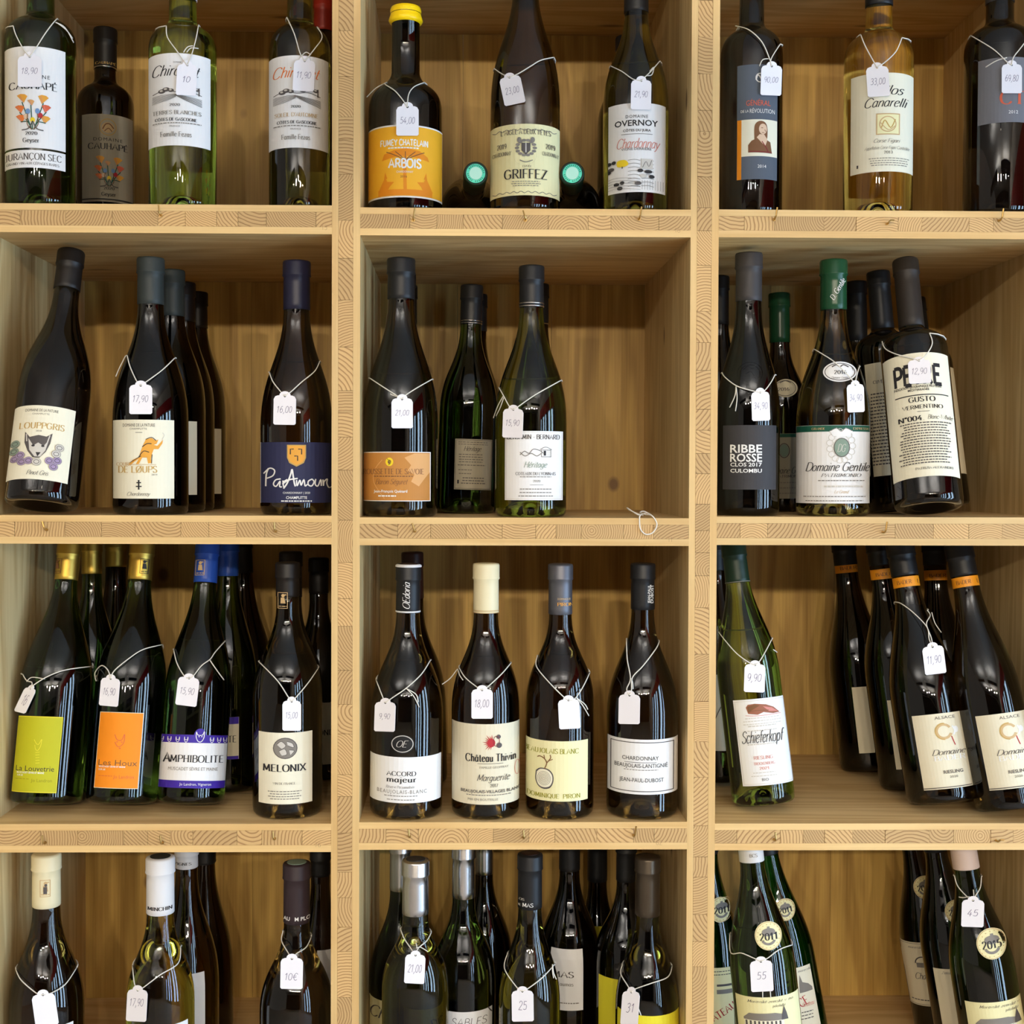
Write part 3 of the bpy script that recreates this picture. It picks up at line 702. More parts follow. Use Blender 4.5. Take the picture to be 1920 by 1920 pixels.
for r_ in range(5):
    for ci in range(3):
        x0, x1 = DIV[ci][1], DIV[ci+1][0]; zt, zb = ZT[r_][ci], ZB[r_][ci]; tt, tb = .0078, .0082
        V, F = box_vf(x0, x1, 0, DEP, zt-tt, zt); box_vf(x0, x1, 0, DEP, zb, zb+tb, V, F); box_vf(x0, x1, .012, DEP, zb+tb, zt-tt, V, F)
        c = Vector(((x0+x1)/2, 0, zb)); V = [(a-c.x, b_-c.y, d-c.z) for a, b_, d in V]
        o = link('shelf_board', V, F, [MAT['pine_x'], MAT['pine_edge_x']], unit); o.location = c-ux; SHELF[(r_, ci)] = (o, c)
        for p in o.data.polygons:
            if p.normal.y < -.9: p.material_index = 1
        if 1 <= r_ <= 3: core_blocks(o, 'x', x0, x1, zb+tb, zt-tt, c)
for ci in range(3):
    x0, x1 = DIV[ci][1], DIV[ci+1][0]
    for r_ in range(4):
        z0, z1 = ZT[r_+1][ci]-.01, ZB[r_][ci]+.01
        xs = [x0]+sorted(x0+(x1-x0)*(k+rnd.uniform(-.2, .2))/3 for k in (1, 2))+[x1]
        for k in range(3):
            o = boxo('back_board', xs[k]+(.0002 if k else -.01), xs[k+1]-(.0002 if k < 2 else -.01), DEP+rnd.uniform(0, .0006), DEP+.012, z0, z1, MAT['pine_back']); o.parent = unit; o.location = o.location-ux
# brass cup hooks along the shelf edges
for r_, ci, x, y, k in ((1,0,302,396,0),(1,1,775,405,1),(1,1,985,405,2),(1,1,1198,403,1),(1,2,1451,404,1),(1,2,1663,412,3),(1,2,1873,406,1),(2,0,88,985,2),(2,0,517,988,0),(2,1,778,988,2),(2,2,1656,990,1),
                     (3,0,85,1572,0),(3,0,305,1572,0),(3,0,515,1564,0),(3,1,768,1560,0),(3,1,982,1562,0),(3,1,1188,1558,1),(3,2,1452,1566,0),(3,2,1868,1568,3)):
    o, c = SHELF[(r_, ci)]; p = P(x, y+8, 0); dx = (-.001, .002, -.003, .006)[k]; up = (.011, .013, .010, .003)[k]
    pts = [Vector((0, .006, 0)), Vector((0, -.005, 0)), Vector((0, -.007, .001)), Vector((dx*.3, -.008, .003)), Vector((dx, -.008, up))]
    V, F = tube_vf(pts, .00105, 6); h = link('hook', V, F, MAT['brass'], o, True); h.location = p-c
    V, F = tube_vf([Vector((0, .001, 0)), Vector((0, -.0012, 0))], .0019, 10, V, F); h.data.clear_geometry(); h.data.from_pydata(V, [], F)
for r_, ci, x, y, s_ in ((1,0,603,431,'15'),(1,1,1265,436,'16'),(3,0,590,1588,'76'),(3,1,1230,1584,'82'),(2,1,1252,1016,'11')):
    o, c = SHELF[(r_, ci)]; V, F, W_ = stroke_text(s_, 'fine'); p = P(x, y, 0)-c; k = .0055/10
    link('pencil_mark', [(p.x+v[0]*k, -.0002, p.z+v[1]*k) for v in V], F, MAT['ink_pencil'], o)

# ================================================================== BOTTLES, row 1
TL, TM, TR_ = 'bottles in the top left compartment', 'bottles in the top middle compartment', 'bottles in the top right compartment'
def flowers(s, x, y, k):
    """sprig of fan shaped blooms on curling stems"""
    for a, b_, sz, m in ((-18,-26,9,'ink_amber'),(18,-25,9,'ink_amber'),(-22,-6,8,'ink_orange'),(23,-8,8,'ink_coral'),(-20,12,8,'ink_orange'),(22,13,8,'ink_amber'),(-3,-18,6,'ink_peach')):
        X, Y = x+a*k, y+b_*k; z = sz*k; d = 1 if a < 0 else -1
        s.poly([(X-z, Y-z*.7), (X-z*.3, Y-z), (X+z*.5, Y-z*.9), (X+z, Y-z*.5), (X+z*.3*d, Y+z*.9)], m)
        s.line([(X-z*.5, Y-z*.7), (X+z*.2*d, Y+z*.7)], 1*k, 'ink_rose'); s.line([(X, Y+z*.7), (x+a*.35*k, y+18*k), (x+a*.1*k, y+32*k)], 1.6*k, 'ink_green')
    for a, b_, m in ((-8,-2,'ink_blue'),(8,-3,'ink_blue'),(-11,8,'ink_skin'),(13,5,'ink_red'),(0,14,'ink_yellow')): s.ell(x+a*k, y+b_*k, 4*k, 5*k, m)
    for d in (-1, 1): s.line([(x+d*1*k, y+32*k), (x+d*9*k, y+22*k), (x+d*8*k, y+2*k)], 1.3*k, 'ink_brown'); s.line([(x, y+16*k), (x+d*7*k, y+30*k), (x+d*18*k, y+33*k)], 1.8*k, 'ink_mid')
def sketch(s, x, y, w, h):
    """pen drawing: trees, a hut and a ploughed track"""
    s.line([(x-w, y-1), (x-w*.5, y-6), (x, y-3), (x+w*.5, y-5), (x+w, y)], 1.2, 'ink_mid')
    for a, b_, r_ in ((-.62,-5,5),(-.45,-8,5),(-.25,-6,4),(.25,-9,5),(.8,-10,4)): s.ell(x+w*a, y+b_, r_*1.3, r_*.8, 'ink_mid'); s.ell(x+w*a-1, y+b_-1, r_*.6, r_*.35, 'ink_pale')
    s.rect(x+w*.86, x+w*.91, y-14, y+1, 'ink_mid')
    for k in range(6):
        s.line([(x-w, y+4+k*2.6), (x-w*.45, y+2+k*2.2), (x-w*.05, y+1+k)], .8, 'ink_soft'); s.line([(x-w*.1, y+1+k*.3), (x+w*.4, y+5+k*1.6), (x+w, y+8+k*2.6)], .9, 'ink_mid' if k % 2 else 'ink_soft')

b = bottle(1,0, 77,63,.045, -75, 84,24,25, 'bordeaux', 'g_dgreen', -8, 'large dark green bottle, white flower label with black ruled strip, far left of top shelf', TL)
s = Sticker(b, 13,119, 88,278, 'paper_white'); s.text('DOMAINE', 66,144, 52,7,'wide'); s.text('CAUHAPÉ', 63,161, 82,13,'serif'); flowers(s, 63,212,1)
s.text('2020', 61,251, 20,6,'serif'); s.text('Geyser', 60,264, 27,8,'serif'); s.done()
s = Sticker(b, 13,119, 282,315, 'paper_white', 'lower_label'); s.text('JURANÇON SEC', 64,294, 96,12,'serif','ink_mid'); s.text('GRAND VIN AUX CÉPAGES RARES', 63,307, 90,4.5,'serif','ink_mid'); s.done()
b_cau = b
b = bottle(1,0, 198,52,.20, 55, 205,148,20, 'bordeaux', 'g_black', 130, 'smaller dark bottle set back with shade-greyed flower label and round gold crest above it', TL, capmat='cap_dark')
ring(b,131,2.2,'cap_silver'); c = on_capsule(b); c.text("CAUHAPÉ", 198,124, 34,4.5,'serif','ink_gold'); c.done()
s = Sticker(b, 157,246, 214,378, 'paper_grey_shade'); s.oval(202,238, 15,16,1.6,'ink_gold'); s.ell(202,239,11,10,'ink_tan'); s.line([(193,242),(198,233),(205,232),(212,240)],2,'ink_brown'); s.line([(196,246),(203,240),(209,246)],1.5,'ink_brown')  # white label; the shade at the back is put into its grey colour
s.text('DOMAINE', 202,261, 50,6,'wide'); s.text('CAUHAPÉ', 202,274, 69,11,'serif'); flowers(s, 204,322,.85); s.text('2020', 204,353, 18,5,'serif'); s.text('Geyser', 203,364, 24,7,'serif'); s.rect(158,246,372.5,374.5,'ink'); s.done()
b = bottle(1,0, 343,62,.05, -75, 100,38,25.5, 'bordeaux', 'g_green', 2, 'bright green bottle, white label with pen drawing of fields under black script', TL, capmat='cap_white')
s = Sticker(b, 281,392, 100,273, 'paper_white'); s.text('Chiroulet', 331,132, 84,20,'script'); s.text('DOMAINE', 333,117, 14,3,'sans','ink_mid'); sketch(s, 333,176,43,14); s.text('2020', 329,197, 18,4.5,'serif')
s.text('TERRES BLANCHES', 333,211, 84,7,'serif','ink_soft'); s.text('CÔTES DE GASCOGNE', 331,224, 72,5.5,'serifb'); s.micro(333,231,84,1.6); s.text('FRANCE', 329,237, 18,3,'sans','ink_soft'); s.text('Famille Fezas', 331,252, 54,9,'serif','ink_soft'); s.done(); b_ch1 = b
b = bottle(1,0, 562,57,.05, -75, 104,36,24, 'bordeaux', 'g_olive', -4, 'olive glass bottle, white label with pen drawing of fields under orange script', TL)
s = Sticker(b, 506,614, 104,277, 'paper_white'); s.text('Chiroulet', 556,135, 84,20,'script','ink_orange'); sketch(s, 557,178,42,14); s.text('2020', 555,200, 17,4.5,'serif')
s.text("SOLEIL D'AUTOMNE", 556,215, 76,7,'serif','ink_tan'); s.text('CÔTES DE GASCOGNE', 557,229, 70,5.5,'serifb'); s.micro(557,236,82,1.6); s.text('FRANCE', 555,242, 18,3,'sans','ink_soft'); s.text('Famille Fezas', 555,257, 50,9,'serif','ink_soft'); s.done(); b_ch2 = b
bottle(1,0, 606,42,.16, -12, 160,95,17, 'bordeaux', 'g_black', 60, 'red capped bottle half hidden in the back right corner of the top left compartment', TL, capmat='cap_red')

# middle
b = bottle(1,1, 760,69,.06, 14, 214,140,26.5, 'squat', 'g_black', None, 'squat dark bottle sealed with bright yellow wax over a golden yellow label', TM)
hw = b.h_of(46); e = .0009; rt = b.rad(b.H-.02)
V, F = lathe_vf([(b.rad(hw)+.0002, hw), (b.rad(hw)+.0028, hw+.0015), (b.rad(hw)+.004, hw+.004), (b.rad(hw)+.0028, hw+.008), (rt+.0015, b.H-.009), (rt+.0022, b.H-.005), (rt+.001, b.H-.0012), (rt*.8, b.H+.0008), (rt*.4, b.H+.0012)], 40, False)
link('wax_seal', V, F, MAT['wax_yellow'], b.root, True)
s = Sticker(b, 692,828, 234,370, 'paper_white'); s.band(237,367,'paper_gold'); s.text('FUMEY CHATELAIN', 758,267, 86,11,'heavy','ink_white'); s.micro(757,277,56,2.5,'ink_white')
s.poly([(718,300),(722,288),(740,281),(762,278),(786,282),(800,292),(803,300),(784,296),(760,292),(738,295)],'ink_deep_orange'); s.line([(760,284),(759,320),(760,362)],6,'ink_deep_orange')
for a in (-34,-18,0,18,34): s.line([(760,300),(760+a*.6,290),(760+a,284)],1.5,'ink_brown')
s.text('ARBOIS', 759,306, 60,16,'heavy','ink_white'); s.text('CHARDONNAY', 759,322, 30,4,'sans','ink_white'); s.text('2016', 757,331, 12,4,'sans','ink_brown')
for d, X in ((1,724),(-1,797)): s.poly([(X-12*d,358),(X-6*d,344),(X,332),(X+4*d,340),(X+16*d,341),(X+8*d,350),(X+4*d,358)],'ink_deep_orange'); s.poly([(X-2*d,336),(X,322),(X+4*d,334)],'ink_deep_orange')
s.rect(712,808,355,366,'ink_deep_orange'); s.done(); b_arb = b
b = bottle(1,1, 984,65,.05, -95, 205,-25,23, 'burgundy', 'g_brown', -30, 'tall brown bottle with cream label carrying an eagle crest and large black capitals', TM)
s = Sticker(b, 920,1050, 232,366, 'paper_yellow'); s.oval(984,290,21,20,0.1,'ink_soft')
for y0 in (243,360): s.line([(925+i*6.5, y0+(1.5 if i % 2 else -1.5)) for i in range(19)],1.1,'ink_soft')
for a in range(14):
    t = R(a*360/14); s.ell(986+16*math.cos(t), 277+14*math.sin(t), 4, 2.6, 'ink_soft')
s.poly([(978,268),(994,268),(994,282),(986,290),(978,282)],'ink_mid'); s.rect(985,987,268,286,'ink_pale'); s.ell(974,262,4,5,'ink_soft'); s.ell(998,262,4,5,'ink_soft'); s.line([(975,300),(986,304),(998,300)],1.5,'ink_soft')
s.text("L'AIGLE À DEUX TÊTES", 986,247, 90,9,'serif','ink_mid')
for X in (943,1030): s.text('2019', X,272, 17,9,'serif','ink_mid')
s.text('CHARDONNAY', 943,286, 34,7,'serif','ink_mid'); s.text('CHARDONNAY', 1030,286, 30,7,'serif','ink_mid'); s.text('CUVÉE', 988,312, 16,3,'serif','ink_mid'); s.text('GRIFFEZ', 986,326, 78,17,'serif')
s.para(986,340,348,52,3,1.2); s.done(); b_gri = b
for X, bx, lb in ((892,876,'left of the eagle label'), (1073,1072,'right of the eagle label')):
    # bottles lying on their side, neck towards the room
    pf = P(X,325,.045); r0 = .041; fz = FLOORZ[1][1]; pb = P(bx,389,.34); pb = Vector((pb.x,.362,fz+r0+.001)); ax = (pf-pb).normalized(); H = (pf-pb).length
    root = thing('wine_bottle', pb, 'dark bottle lying down with green cap end facing out, '+lb, 'wine bottle', TM); root.rotation_mode = 'QUATERNION'; root.rotation_quaternion = Vector((0,0,1)).rotation_difference(ax)
    pr = [(r0*.8,0),(r0*.98,.004),(r0,.011)]+[(.0135+(r0-.0135)*g_, .13+(.235-.13)*f_) for f_, g_ in bez(*CURVES['burgundy'])]+[(.013,H-.002)]
    V, F = lathe_vf(pr,40); link('glass_body',V,F,MAT['g_black'],root,True)
    V, F = lathe_vf([(.0142,H-.05),(.0140,H-.018),(.0150,H-.016),(.0148,H-.002),(.0135,H),(.0118,H-.0004),(.0118,H-.001)],36,False,False); o = link('capsule',V,F,MAT['cap_forest'],root,True)
    V, F = lathe_vf([(.0118,H-.001),(.0117,H),(.008,H+.0002)],36,True,False); n_ = len(V); link('cap_disc',V,F,mat('cap_teal',(70,190,165),.35,.4),root)
    V, F = lathe_vf([(.0078,H-.0002),(.0078,H+.0006)],30); link('cap_centre',V,F,mat('cap_pale_teal',(170,222,208),.4,.3),root)
    vv, ff = [], []
    for k in range(26):
        if k in (5,6,12,18,19): continue
        a = 2*math.pi*k/26; c_, s_ = math.cos(a), math.sin(a); n_ = len(vv)
        for u, v in ((-.0004,.0088),(.0004,.0088),(.0004,.0107),(-.0004,.0107)): vv.append((u*c_-v*s_, u*s_+v*c_, H+.0004))
        ff.append([n_,n_+1,n_+2,n_+3])
    link('cap_print',vv,ff,MAT['ink_green'],root)
b = bottle(1,1, 1191,61,.05, -45, 205,28,22, 'burgundy', 'g_olive', 26, 'olive glass bottle, tall white label with small yellow tree and black stones', TM)
s = Sticker(b, 1142,1246, 193,360, 'paper_white'); s.text('DOMAINE', 1194,218, 40,6,'wide'); s.text('OVERNOY', 1193,230, 78,11,'bold'); s.text('CÔTES DU JURA', 1194,244, 50,4.5,'bold','ink_mid'); s.line([(1166,251),(1222,251)],1,'ink_soft')
s.text('Chardonnay', 1197,268, 78,18,'script','ink_rose'); s.text('VIGNE DERRIÈRE', 1193,279, 54,4.5,'sans','ink_mid')
for r_ in range(8):
    for k in range(2): s.line([(1178+k*24,300+r_*7),(1190+k*24,299+r_*7),(1200+k*24,301+r_*7)],.8,'ink_soft')
s.rect(1202,1222,298,317,'ink_pale'); s.line([(1204,314),(1210,303),(1215,312),(1220,300)],1,'ink_mid'); s.poly([(1158,306),(1160,300),(1172,299),(1178,304),(1178,309),(1170,312),(1160,311)],'ink_yellow',True); s.line([(1168,311),(1168,315)],1.5,'ink')
for X, Y, rx, m in ((1144,303,5,'ink'),(1153,302,4,'ink'),(1148,314,6,'ink_mid'),(1144,319,4,'ink'),(1200,320,5,'ink'),(1214,322,7,'ink'),(1206,330,6,'ink_pale'),(1220,331,5,'ink'),(1158,344,5,'ink'),(1168,342,4,'ink'),(1164,352,5,'ink'),(1196,344,6,'ink_mid')): s.ell(X,Y,rx,3.4,m)
for k in range(9): s.line([(1203+k*4.6,338),(1203+k*4.6,356)],.6,'ink_soft')
for k in range(5): s.line([(1143,334+k*5),(1160,332+k*5),(1200,336+k*5)],.6,'ink_soft')
s.done(); b_ove = b
bottle(1,1, 1172,52,.20, 70, 235,128,18, 'burgundy', 'g_black', 132, 'dark bottle standing behind the olive bottle with the yellow tree label', TM)

# right
b = bottle(1,2, 1407,58,.055, -80, 112,44,23, 'bordeaux', 'g_black', -30, 'black bottle, grey label with portrait of a long haired officer and orange stripe', TR_)
s = Sticker(b, 1383,1455, 121,336, 'paper_slate'); s.rect(1383,1391,224,336,'ink_deep_orange'); s.rect(1391,1455,224,293,'paper_cream')
s.oval(1424,146,8,9,2,'ink_white'); s.line([(1417,150),(1420,141),(1425,146),(1430,158)],2.4,'ink_white'); s.text('GÉNÉRAL', 1421,193, 43,10,'sans','ink_coral'); s.text('DE LA', 1397,208, 14,5,'sans','ink_white'); s.text('RÉVOLUTION', 1428,208, 44,8,'sans','ink_white')
s.poly([(1403,286),(1403,272),(1409,264),(1418,260),(1432,260),(1442,266),(1445,287)],'ink_brown'); s.poly([(1414,262),(1414,238),(1419,229),(1427,227),(1434,231),(1437,242),(1436,262),(1430,266)],'ink_brown',True)
s.ell(1429,242,7,10,'ink_skin'); s.poly([(1418,258),(1423,252),(1431,252),(1437,262),(1433,274),(1427,268)],'ink_skin'); s.line([(1427,265),(1434,276),(1438,284)],1.6,'ink_dark_red'); s.line([(1432,243),(1434,247)],1,'ink_brown'); s.line([(1427,249),(1431,249)],1,'ink_brown'); s.line([(1426,240),(1429,240)],1.2,'ink_brown')
s.line([(1405,284),(1444,285)],1.6,'ink_dark_red'); s.text('2014', 1427,312, 15,6,'sans','ink_white'); s.done(); b_gen = b
b = bottle(1,2, 1645,63,.05, -60, 116,50,24.5, 'bordeaux', 'g_sweet', 14, 'clear glass bottle of golden sweet wine with cream label and gilt square', TR_, lip=True)
s = Sticker(b, 1598,1708, 137,322, 'paper_cream'); s.text('Clos', 1670,169, 44,17,'script'); s.text('Canarelli', 1661,192, 76,17,'script')
s.rect(1643,1684,213,253,'ink_tan'); s.rect(1645,1682,215,251,'paper_yellow'); s.oval(1663,233,15,15,2,'ink_tan'); s.line([(1652,240),(1658,226),(1668,240),(1676,224)],2,'ink_gold'); s.line([(1650,230),(1664,244),(1676,236)],1.6,'ink_tan')
s.text('Corse Figari', 1662,264, 46,7,'script','ink_soft'); s.text('Appellation Corse Figari Contrôlée', 1662,277, 78,6,'script','ink_soft'); s.text('2013', 1664,286, 15,5,'serif','ink_soft'); s.para(1665,297,310,76,4,1.2); s.rect(1609,1612,306,312,'ink_mid'); s.done(); b_can = b
b = bottle(1,2, 1871,63,.045, -80, 100,38,25, 'bordeaux', 'g_black', 8, 'black bottle with steel grey label bearing two coral red capitals', TR_, capmat='cap_grey')
s = Sticker(b, 1837,1938, 108,230, 'paper_steel'); s.text('CT', 1895,184, 42,24,'serif','ink_coral'); s.text('2012', 1897,211, 16,6,'sans','ink_white'); s.done(); b_ct = b

# ================================================================== row 2
ML, MM_, MR = 'bottles in the second row left compartment', 'bottles in the second row middle compartment', 'bottles in the second row right compartment'
b = bottle(2,0, 77,68,-.002, 472, 745,560,24, 'burgundy', 'g_black', 545, 'dark bottle leaning in the corner, white label with a wolf head above purple flowers', ML, tx=134, lean=14, capmat='cap_dark', rscale=.98)
s = Sticker(b, 17,131, 762,900, 'paper_cream'); s.text('DOMAINE DE LA PATURIE', 78,771, 58,5,'sans','ink_mid',rot=0); s.text('CHAMPLITTE', 76,778, 30,3,'sans','ink_soft'); s.text("LOUPPGRIS", 78,800, 80,11,'serif','ink_gold'); s.text('2018', 72,810, 10,3,'sans','ink_soft')
s.poly([(46,812),(55,822),(70,818),(84,820),(94,813),(92,832),(86,848),(76,860),(64,860),(54,848),(47,832)],'ink_mid'); s.poly([(52,824),(62,838),(70,832),(80,838),(88,826),(84,846),(76,858),(66,858),(56,846)],'ink_pale'); s.ell(62,838,3,2,'ink'); s.ell(79,838,3,2,'ink'); s.poly([(66,850),(75,850),(70,858)],'ink')
s.line([(50,816),(52,830)],2,'ink_pale'); s.line([(91,817),(88,830)],2,'ink_pale')
for X, Y, m in ((30,862,'ink_lilac'),(42,868,'ink_lilac'),(54,866,'ink_lilac'),(90,864,'ink_lilac'),(104,862,'ink_lilac'),(97,874,'ink_lilac'),(40,856,'ink_lilac'),(108,838,'ink_pale'),(32,834,'ink_sage'),(30,848,'ink_sage'),(102,850,'ink_pale'),(68,868,'ink_pale')):
    s.ell(X,Y,8,7,m); s.oval(X,Y,5,4,1,'ink_mid'); s.oval(X,Y,8,7,.7,'ink_soft')
s.text('Pinot Gris', 70,888, 38,8,'script','ink_mid'); s.done()
for n, (X, hf, Y_, tp, lx0, lx1, ly0, ly1, cp_) in enumerate(((370,52,.245,548,360,413,803,926,616),(345,56,.178,530,0,0,0,0,604),(323,61,.112,507,316,367,789,928,594))):
    b = bottle(2,0, X,hf,Y_, tp, 778-n*5, cp_-8,(18,20,22)[n], 'burgundy', 'g_black', cp_, ('last','third','second')[n]+' bottle in the file behind the striding tan wolf label', ML, capmat='cap_slate' if n == 2 else 'cap_dark')
    if lx1: s = Sticker(b, lx0,lx1, ly0,ly1, 'paper_buff'); s.done()
b = bottle(2,0, 283,69,.045, 484, 792,576,23.5, 'burgundy', 'g_black', 572, 'dark bottle at the front of its file, white label with striding tan wolf', ML, capmat='cap_slate')
s = Sticker(b, 216,324, 787,935, 'paper_cream'); s.text('DOMAINE DE LA PATURIE', 262,797, 56,6,'sans','ink_mid'); s.text('CHAMPLITTE', 261,804, 30,3.5,'sans','ink_soft'); s.line([(256,811),(268,811)],1,'ink_soft')
s.poly([(246,868),(252,862),(262,857),(268,838),(274,824),(284,821),(291,826),(296,824),(293,832),(288,834),(294,836),(300,829),(304,824),(303,831),(296,842),(288,842),(285,850),(283,860),(284,868),(278,869),(276,858),(268,858),(262,870),(257,870),(262,860),(254,866),(248,872),(244,872)],'ink_amber')
s.line([(268,838),(276,832),(284,832)],1.6,'ink'); s.line([(262,857),(270,846),(280,848)],1.4,'ink'); s.line([(246,868),(258,860),(266,855)],1.2,'ink'); s.line([(274,824),(284,820),(292,826)],1.2,'ink'); s.line([(284,869),(285,852)],1.2,'ink'); s.line([(302,824),(306,816),(303,811)],1,'ink_pale')
s.text('COURS', 236,870, 26,6,'serif','ink_tan'); s.text('DE LØUPS', 260,880, 68,12,'serif','ink_gold'); s.text('2019', 289,890, 10,3,'sans','ink_soft'); s.line([(240,871),(292,871)],.8,'ink_tan')
s.line([(262,900),(262,918)],2.6,'ink',False); s.line([(258,905),(266,905)],2,'ink',False); s.line([(257,912),(267,912)],2,'ink',False); s.text('Chardonnay', 262,926, 40,7,'script','ink_soft'); s.done(); b_lou = b
b = bottle(2,0, 556,67,.05, 490, 805,584,24, 'burgundy', 'g_brown', 582, 'dark bottle with navy label, white brush lettering and a gold shield', ML, capmat='cap_navy')
s = Sticker(b, 488,621, 829,943, 'paper_navy'); s.rect(486,491.5,828,944,'paper_white'); s.poly([(539,834),(573,834),(573,858),(569,868),(556,875),(543,868),(539,858)],'ink_gold'); s.poly([(541,836),(571,836),(571,858),(567,866),(556,872),(545,866),(541,858)],'ink_amber')
s.line([(545,852),(545,842),(551,842)],2,'ink',False); s.line([(559,842),(565,842),(565,852)],2,'ink',False); s.line([(552,855),(558,855),(558,864)],2,'ink',False)
s.line([(501,912),(502,890),(506,878)],2.8,'ink_white'); s.line([(497,888),(508,878),(517,882),(514,892),(503,897)],2.4,'ink_white'); s.line([(528,898),(519,900),(515,908),(520,912),(527,902),(526,912),(530,913)],2.4,'ink_white'); s.line([(532,901),(533,913),(533,904),(540,899)],2.4,'ink_white')
s.line([(533,916),(540,905),(546,888),(548,880),(550,892),(552,905),(554,912)],2.8,'ink_white'); s.line([(531,908),(542,900),(558,897)],2.6,'ink_white'); s.line([(556,900),(557,911),(562,900),(564,910),(569,899),(571,911),(575,908)],2.4,'ink_white'); s.line([(584,898),(577,902),(577,909),(583,911),(587,903),(583,898)],2.4,'ink_white')
s.line([(590,898),(589,908),(594,911),(599,899),(600,911)],2.4,'ink_white'); s.line([(603,899),(604,911),(605,903),(611,898),(610,906),(614,914),(621,912)],2.4,'ink_white')
s.text('CHARDONNAY | 2020', 556,924, 48,4,'sans','ink_white'); s.text('CHAMPLITTE', 556,933, 37,5,'bold','ink_white'); s.micro(556,939.5,54,2.2,'ink_white'); s.done(); b_par = b

b = bottle(2,1, 762,50,.235, 535, 790,610,18, 'burgundy', 'g_black', 608, 'rearmost of the bottles behind the rust brown label', MM_)
b = bottle(2,1, 757,58,.135, 512, 790,598,20, 'burgundy', 'g_black', 592, 'middle bottle of the file behind the rust brown label', MM_)
b = bottle(2,1, 751,69.5,.045, 485, 800,566,24.5, 'burgundy', 'g_brown', 562, 'black capped bottle with rust brown label on the left of the compartment', MM_)
s = Sticker(b, 680,806, 847,940, 'paper_white'); s.rect(681.5,804.5,848.5,938.5,'paper_brown'); s.poly([(758,858),(776,850),(804,850),(804,885),(794,898),(784,912),(770,903),(776,890),(764,882),(770,872)],'ink_peach')
s.line([(722,935),(703,905),(705,880),(718,862)],1,'ink_peach'); s.ell(731,866,7,8,'ink_yellow'); s.ell(731,866,3,4,'ink_brown'); s.line([(727,860),(733,868),(729,872)],1.4,'ink_olive')
s.text('ROUSSETTE DE SAVOIE', 738,884, 110,10,'serif','ink_brown'); s.micro(738,893,70,1.8,'ink_brown'); s.text('Baron Séguret', 735,903, 58,10,'script','ink_brown'); s.text('Jean-François Quénard', 733,921, 60,5,'bold','ink_white'); s.micro(727,930,32,2.6,'ink_white'); s.done(); b_rou = b
b = bottle(2,1, 894,48,.235, 552, 790,640,17, 'burgundy', 'g_black', 622, 'bottle mostly hidden behind the one showing a beige back label', MM_)
b = bottle(2,1, 873,54,.15, 535, 775,618,19.5, 'burgundy', 'g_dgreen', 609, 'dark green bottle turned to show its beige back label of small print', MM_, tx=885)
ring(b,603.5,1.6,'cap_silver'); ring(b,608,1.6,'cap_silver')
s = Sticker(b, 853,921, 823,918, 'paper_grey_shade'); s.para(887,829,833,54,2,1,'ink_mid'); s.text('Héritage', 886,841, 32,9,'script','ink'); s.para(886,852,866,50,4,1.2,'ink_mid',True); s.micro(884,872,50,1.3,'ink_mid'); s.micro(872,881,24,1.2,'ink_mid'); s.micro(872,888,22,1.2,'ink_mid'); s.para(887,896,906,46,3,1.6,'ink_mid'); s.rect(858,861,900,907,'ink'); s.frame(854.5,919.5,824.5,916.5,.7,'ink_mid'); s.done()
b = bottle(2,1, 1009,53,.20, 533, 790,616,19, 'burgundy', 'g_black', 610, 'bottle hidden behind the green one with the stone house label', MM_, tx=1009); ring(b,609,1.6,'cap_silver')
b = bottle(2,1, 995,67,.05, 499, 795,582,22, 'burgundy', 'g_mid', 577, 'clear green bottle with white label drawing of a small stone house', MM_)
ring(b,571,2,'cap_silver'); ring(b,576.5,2,'cap_silver')
s = Sticker(b, 948,1054, 808,938, 'paper_white'); s.text('BENJAMIN - BERNARD', 1000,819, 96,8.5,'serifb','ink_mid'); s.frame(950,1052,810,936,.6,'ink_pale')
s.line([(976,853),(984,846),(992,850),(1000,842),(1012,845),(1018,850)],1.1,'ink_mid'); s.line([(976,848),(985,855),(996,850),(1006,855),(1014,850)],1.4,'ink_soft'); s.frame(1014,1032,843,857,1,'ink_soft'); s.rect(1018.5,1022.5,845,854,'ink'); s.line([(1012,843),(1022,838),(1033,843)],1,'ink_soft')
for k in range(4): s.line([(1024,845+k*3),(1032,845+k*3)],.8,'ink_pale')
s.text('Héritage', 1004,871, 42,11,'script','ink_sage'); s.text('COTEAUX DU LYONNAIS', 1004,888, 72,5.5,'serif','ink_mid'); s.micro(1004,894,56,1.3); s.text('2020', 1006,902, 13,4,'serif','ink_soft'); s.line([(994,909),(1018,909)],.6,'ink_soft'); s.para(1004,917,930,62,3,1.5); s.done(); b_ber = b

# right
b = bottle(2,2, 1345,48,.19, 518, 780,600,18, 'burgundy', 'g_black', 610, 'bottle in the back left corner almost hidden by the upright post', MR, capmat='cap_dark')
b = bottle(2,2, 1466,50,.20, 550, 775,650,18.5, 'burgundy', 'g_black', 643, 'smaller green capped bottle set back, with an oval year label on its shoulder', MR, tx=1461, capmat='cap_green')
s = Sticker(b, 1452,1494, 711,745, 'paper_buff', 'year_label', 'oval'); s.oval(1472,728,19,15,1,'ink_mid'); s.text('2016', 1469,730, 20,6,'serif','ink_mid'); s.line([(1462,718),(1472,714),(1482,718)],1.5,'ink_mid'); s.done()
s = Sticker(b, 1440,1516, 813,935, 'paper_grey_shade'); s.band(813.5,820,'ink_green'); s.oval(1470,845,10,14,1.5,'ink_mid'); s.ell(1470,845,8,12,'ink_sage'); s.text('Domaine Gentile', 1478,882, 70,12,'script','ink'); s.text('PATRIMONIO', 1478,893, 44,5,'serif','ink_mid'); s.para(1478,905,925,56,3); s.done()
